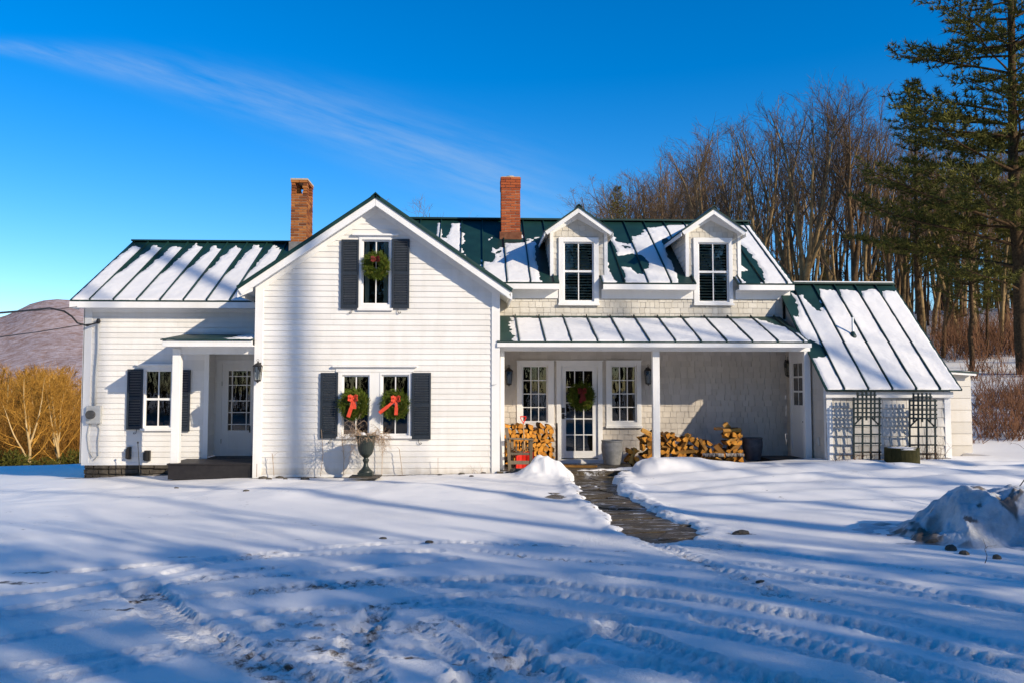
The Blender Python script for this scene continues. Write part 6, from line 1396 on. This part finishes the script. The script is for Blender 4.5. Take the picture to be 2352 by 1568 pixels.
X = PX(2225, 33, 600); put_tree(P2, X, 33, PZ(330, 33, 2225), 'yellowish pine in sun low between the young pine and the huge one', None, 'pine_tree', rz=2.9)
X = PX(1420, 55, 600); put_tree(P3, X, 55, PZ(428, 55, 1420), 'small golden conifer showing over the roof between the dormers', None, 'spruce_tree', z=PZ(428, 55, 1420) - 6.0)
for k, (px, py, Y) in enumerate(((2030, 560, 47), (2185, 600, 44), (1895, 590, 52), (2300, 480, 44), (2395, 250, 34), (2335, 620, 46), (2262, 500, 37), (2350, 360, 39))): X = PX(px, Y, 600); put_tree(P2, X, Y, PZ(py, Y, px), ('dark pine deep in the wood left of the young pine', 'dark pine low behind the two big pines', 'small dark pine above the lean to ridge', 'dense dark pine just left of the huge pine trunk', 'dark pine cut by the right picture edge', 'low dark pine behind the huge pine trunk', 'middle sized pine between the young pine and the huge one', 'tall pine crown overlapping the huge pine from behind')[k], 'dark understorey pines in the wood', 'pine_tree', rz=k * 1.7, sxy=.95)

# hillside brush to the right, red brown
V, F = [], []; rng = random.Random(19)
def stems(V, F, X, Y, g_, H, n, r=.006, sp=.35):
    for j in range(n):
        p = Vector((X + rng.gauss(0, .12), Y + rng.gauss(0, .12), g_ - .05)); d = Vector((rng.gauss(0, sp), rng.gauss(0, sp), 1)).normalized(); L = H * rng.uniform(.5, 1.1); q = p + d * L + Vector((rng.gauss(0, .05), 0, 0)); m = p.lerp(q, .5) + Vector((rng.gauss(0, .05), rng.gauss(0, .05), 0)); fast_tube(V, F, [p, m, q], [r, r * .8, r * .4], 3)
        for i in range(4):
            a = m.lerp(q, rng.uniform(-.6, 1)); e = a + Vector((rng.gauss(0, .6), rng.gauss(0, .6), rng.uniform(.1, 1))).normalized() * L * rng.uniform(.15, .35); w = Vector((r * .7, r * .7, 0)); n_ = len(V); V.extend([tuple(a - w), tuple(a + w), tuple(e)]); F.append((n_, n_ + 1, n_ + 2))
for k in range(520):
    px = rng.uniform(2225, 2600); Y = 20 + 24 * rng.random() ** 1.3; X = PX(px, Y, 900); g_ = ground_at(X, Y)
    if vnoise(np.array([X * .35]), np.array([Y * .35]), 5)[0] + rng.gauss(0, .2) < -.12: continue
    stems(V, F, X, Y, g_, rng.uniform(.4, 1.2) + (.5 if Y > 34 else 0), rng.randint(4, 8), .009 if Y < 30 else .012)
for k in range(330):
    px = rng.uniform(2236, 2560); Y = rng.uniform(19.6, 27); X = PX(px, Y, 900); g_ = ground_at(X, Y); stems(V, F, X, Y, g_, rng.uniform(.35, 1.0), rng.randint(4, 7), .009, .5)
for k in range(420):
    px = rng.uniform(2150, 2600); Y = rng.uniform(36, 50); X = PX(px, Y, 900); g_ = ground_at(X, Y); stems(V, F, X, Y, g_, rng.uniform(.8, 2.6), 6, .014)
o = bpy.data.objects.new('hillside_brush', mesh_of('hillside_brush', V, F, M['brush_red'], False)); col.objects.link(o); tag(o, 'tangled reddish brush on the snowy bank right of the house', 'brush', kind='stuff')

# golden trees and thicket at the left
lab_l, grp_l = 'small golden sunlit bare tree in the thicket left of the house', 'golden sunlit bare trees left of the house'
rng = random.Random(23)
X = PX(72, 44, 950); put_tree(VGold[0], X, 44, PZ(858, 44, 40), 'large pale golden bare tree with a leaning forked trunk at the far left', None, rz=1.0)
X = PX(148, 46, 950); put_tree(VGold[1], X, 46, PZ(868, 46, 140), 'golden bare tree with several stems just left of the house corner', None, rz=2.0)
for k in range(22):
    px = -60 + 270 * (k + rng.random()) / 22; Y = rng.uniform(54, 85); X = PX(px, Y, 900); put_tree(rng.choice(VGold), X, Y, PZ(rng.uniform(846, 885), Y, px), 'golden bare tree left of the house, %s from the house corner' % ORD[21 - k], grp_l, rz=rng.uniform(0, 6.28), sxy=rng.uniform(.9, 1.3))
V, F = [], []
for k in range(700):
    px = rng.uniform(-160, 240); Y = rng.uniform(50, 80); X = PX(px, Y, 950); g_ = ground_at(X, Y); top = PZ(rng.uniform(875, 1000), Y, px); stems(V, F, X, Y, g_, max(1.0, top - g_), 4, .020, .30)
o = bpy.data.objects.new('golden_thicket', mesh_of('golden_thicket', V, F, M['brush_gold'], False)); col.objects.link(o); tag(o, 'golden brown thicket of bare stems below the mountain', 'brush', kind='stuff')
def shrub(seed, s_=1.0):
    rng = random.Random(seed); V, F = [], []
    for i in range(1500):
        d = Vector((rng.gauss(0, 1), rng.gauss(0, 1), rng.gauss(.2, .8))).normalized(); p = Vector((d.x * .7, d.y * .7, .6 + d.z * .6)) * rng.uniform(.4, 1.05); e = d * .16 + Vector((rng.gauss(0, .06), rng.gauss(0, .06), rng.gauss(0, .06))); w = e.cross(Vector((rng.gauss(0, 1), rng.gauss(0, 1), 1))).normalized() * .03
        n = len(V); V.extend([tuple(p - w), tuple(p + w), tuple(p + e)]); F.append((n, n + 1, n + 2))
    return mesh_of('shrub', V, F, M['shrub_green'], False)
SH = [shrub(1), shrub(2)]
for k in range(5):
    px = -20 + 215 * (k + rng.random()) / 5; Y = rng.uniform(38, 44); X = PX(px, Y, 1040); g_ = ground_at(X, Y); o = bpy.data.objects.new('green_shrub', SH[k % 2]); col.objects.link(o); o.location = (X, Y, g_ - .1); s_ = (PZ(rng.uniform(1018, 1046), Y, px) - g_) / 1.25; o.scale = (s_ * rng.uniform(.7, 1.1), s_, s_); o.rotation_euler = (0, 0, k); tag(o, 'dark green shrub at the foot of the golden thicket, %s from the left' % ORD[k], 'shrub', 'dark green shrubs at the snow field edge')

# trees standing behind the photographer: their shadows cross the drive and the walls
SV = [variant('shade', 'bark_grey_sunlit', 'twig_grey', seed=s_, H=15, r0=.18, start=st, fork=fk, n1=9, n2=3, n3=2, n4=1, wide=.8) for s_, st, fk in ((41, .35, 1), (42, .5, 0))]
VC = variant('trunk', 'bark_grey_sunlit', 'twig_grey', seed=43, H=24, r0=.42, start=.72, n1=7, n2=3, n3=2, n4=1, lean=.005, wob0=.012)
for k, (w_, a0, a1, v, rz, sx_) in enumerate(SHADES):
    X, Y = a0 * -.768 + w_ * .64, a0 * .64 + w_ * .768; H_ = (a1 - a0) * .448
    put_tree({'a': SV[0], 'b': SV[1], 'p': P2, 'c': VC}[v], X, Y, H_ + ground_at(X, Y), '%s behind the photographer casting a long shadow, %s of its group' % ('pine' if v == 'p' else 'bare tree', ORD[k]), 'trees behind the photographer that shade the drive', 'pine_tree' if v == 'p' else 'bare_tree', rz=rz, sxy=sx_)

# unseen dark wood added behind the photographer to close low southern sky and darken panes
V, F = [], []; rng = random.Random(29)
for k in range(420):
    a = rng.uniform(-1.5, 1.5); d_ = rng.uniform(30, 52); X, Y = 3 + math.sin(a) * d_ * 1.25, 8 - math.cos(a) * d_
    far_stem(V, F, X, Y, ground_at(X, Y), rng.uniform(7, 12) * (1.0 if a > .35 else 1.7), rng.uniform(.1, .22))
o = bpy.data.objects.new('wood_behind', mesh_of('wood_behind', V, F, M['bark_dark'], False)); col.objects.link(o); tag(o, 'unseen dark wood added behind the photographer to cut sky fill and darken panes', 'woodland', kind='stuff')
for k in range(44):
    a = -1.45 + 2.9 * (k + rng.random()) / 44; d_ = rng.uniform(27, 44); X, Y = 3 + math.sin(a) * d_ * 1.2, 8 - math.cos(a) * d_
    put_tree(P2, X, Y, ground_at(X, Y) + rng.uniform(7, 10.5) * (1.0 if a > .35 else 1.8), 'unseen pine added behind the photographer to cut low sky light, %s along' % ORD[k], 'unseen pines added behind the photographer', 'pine_tree', rz=k, sxy=1.9)
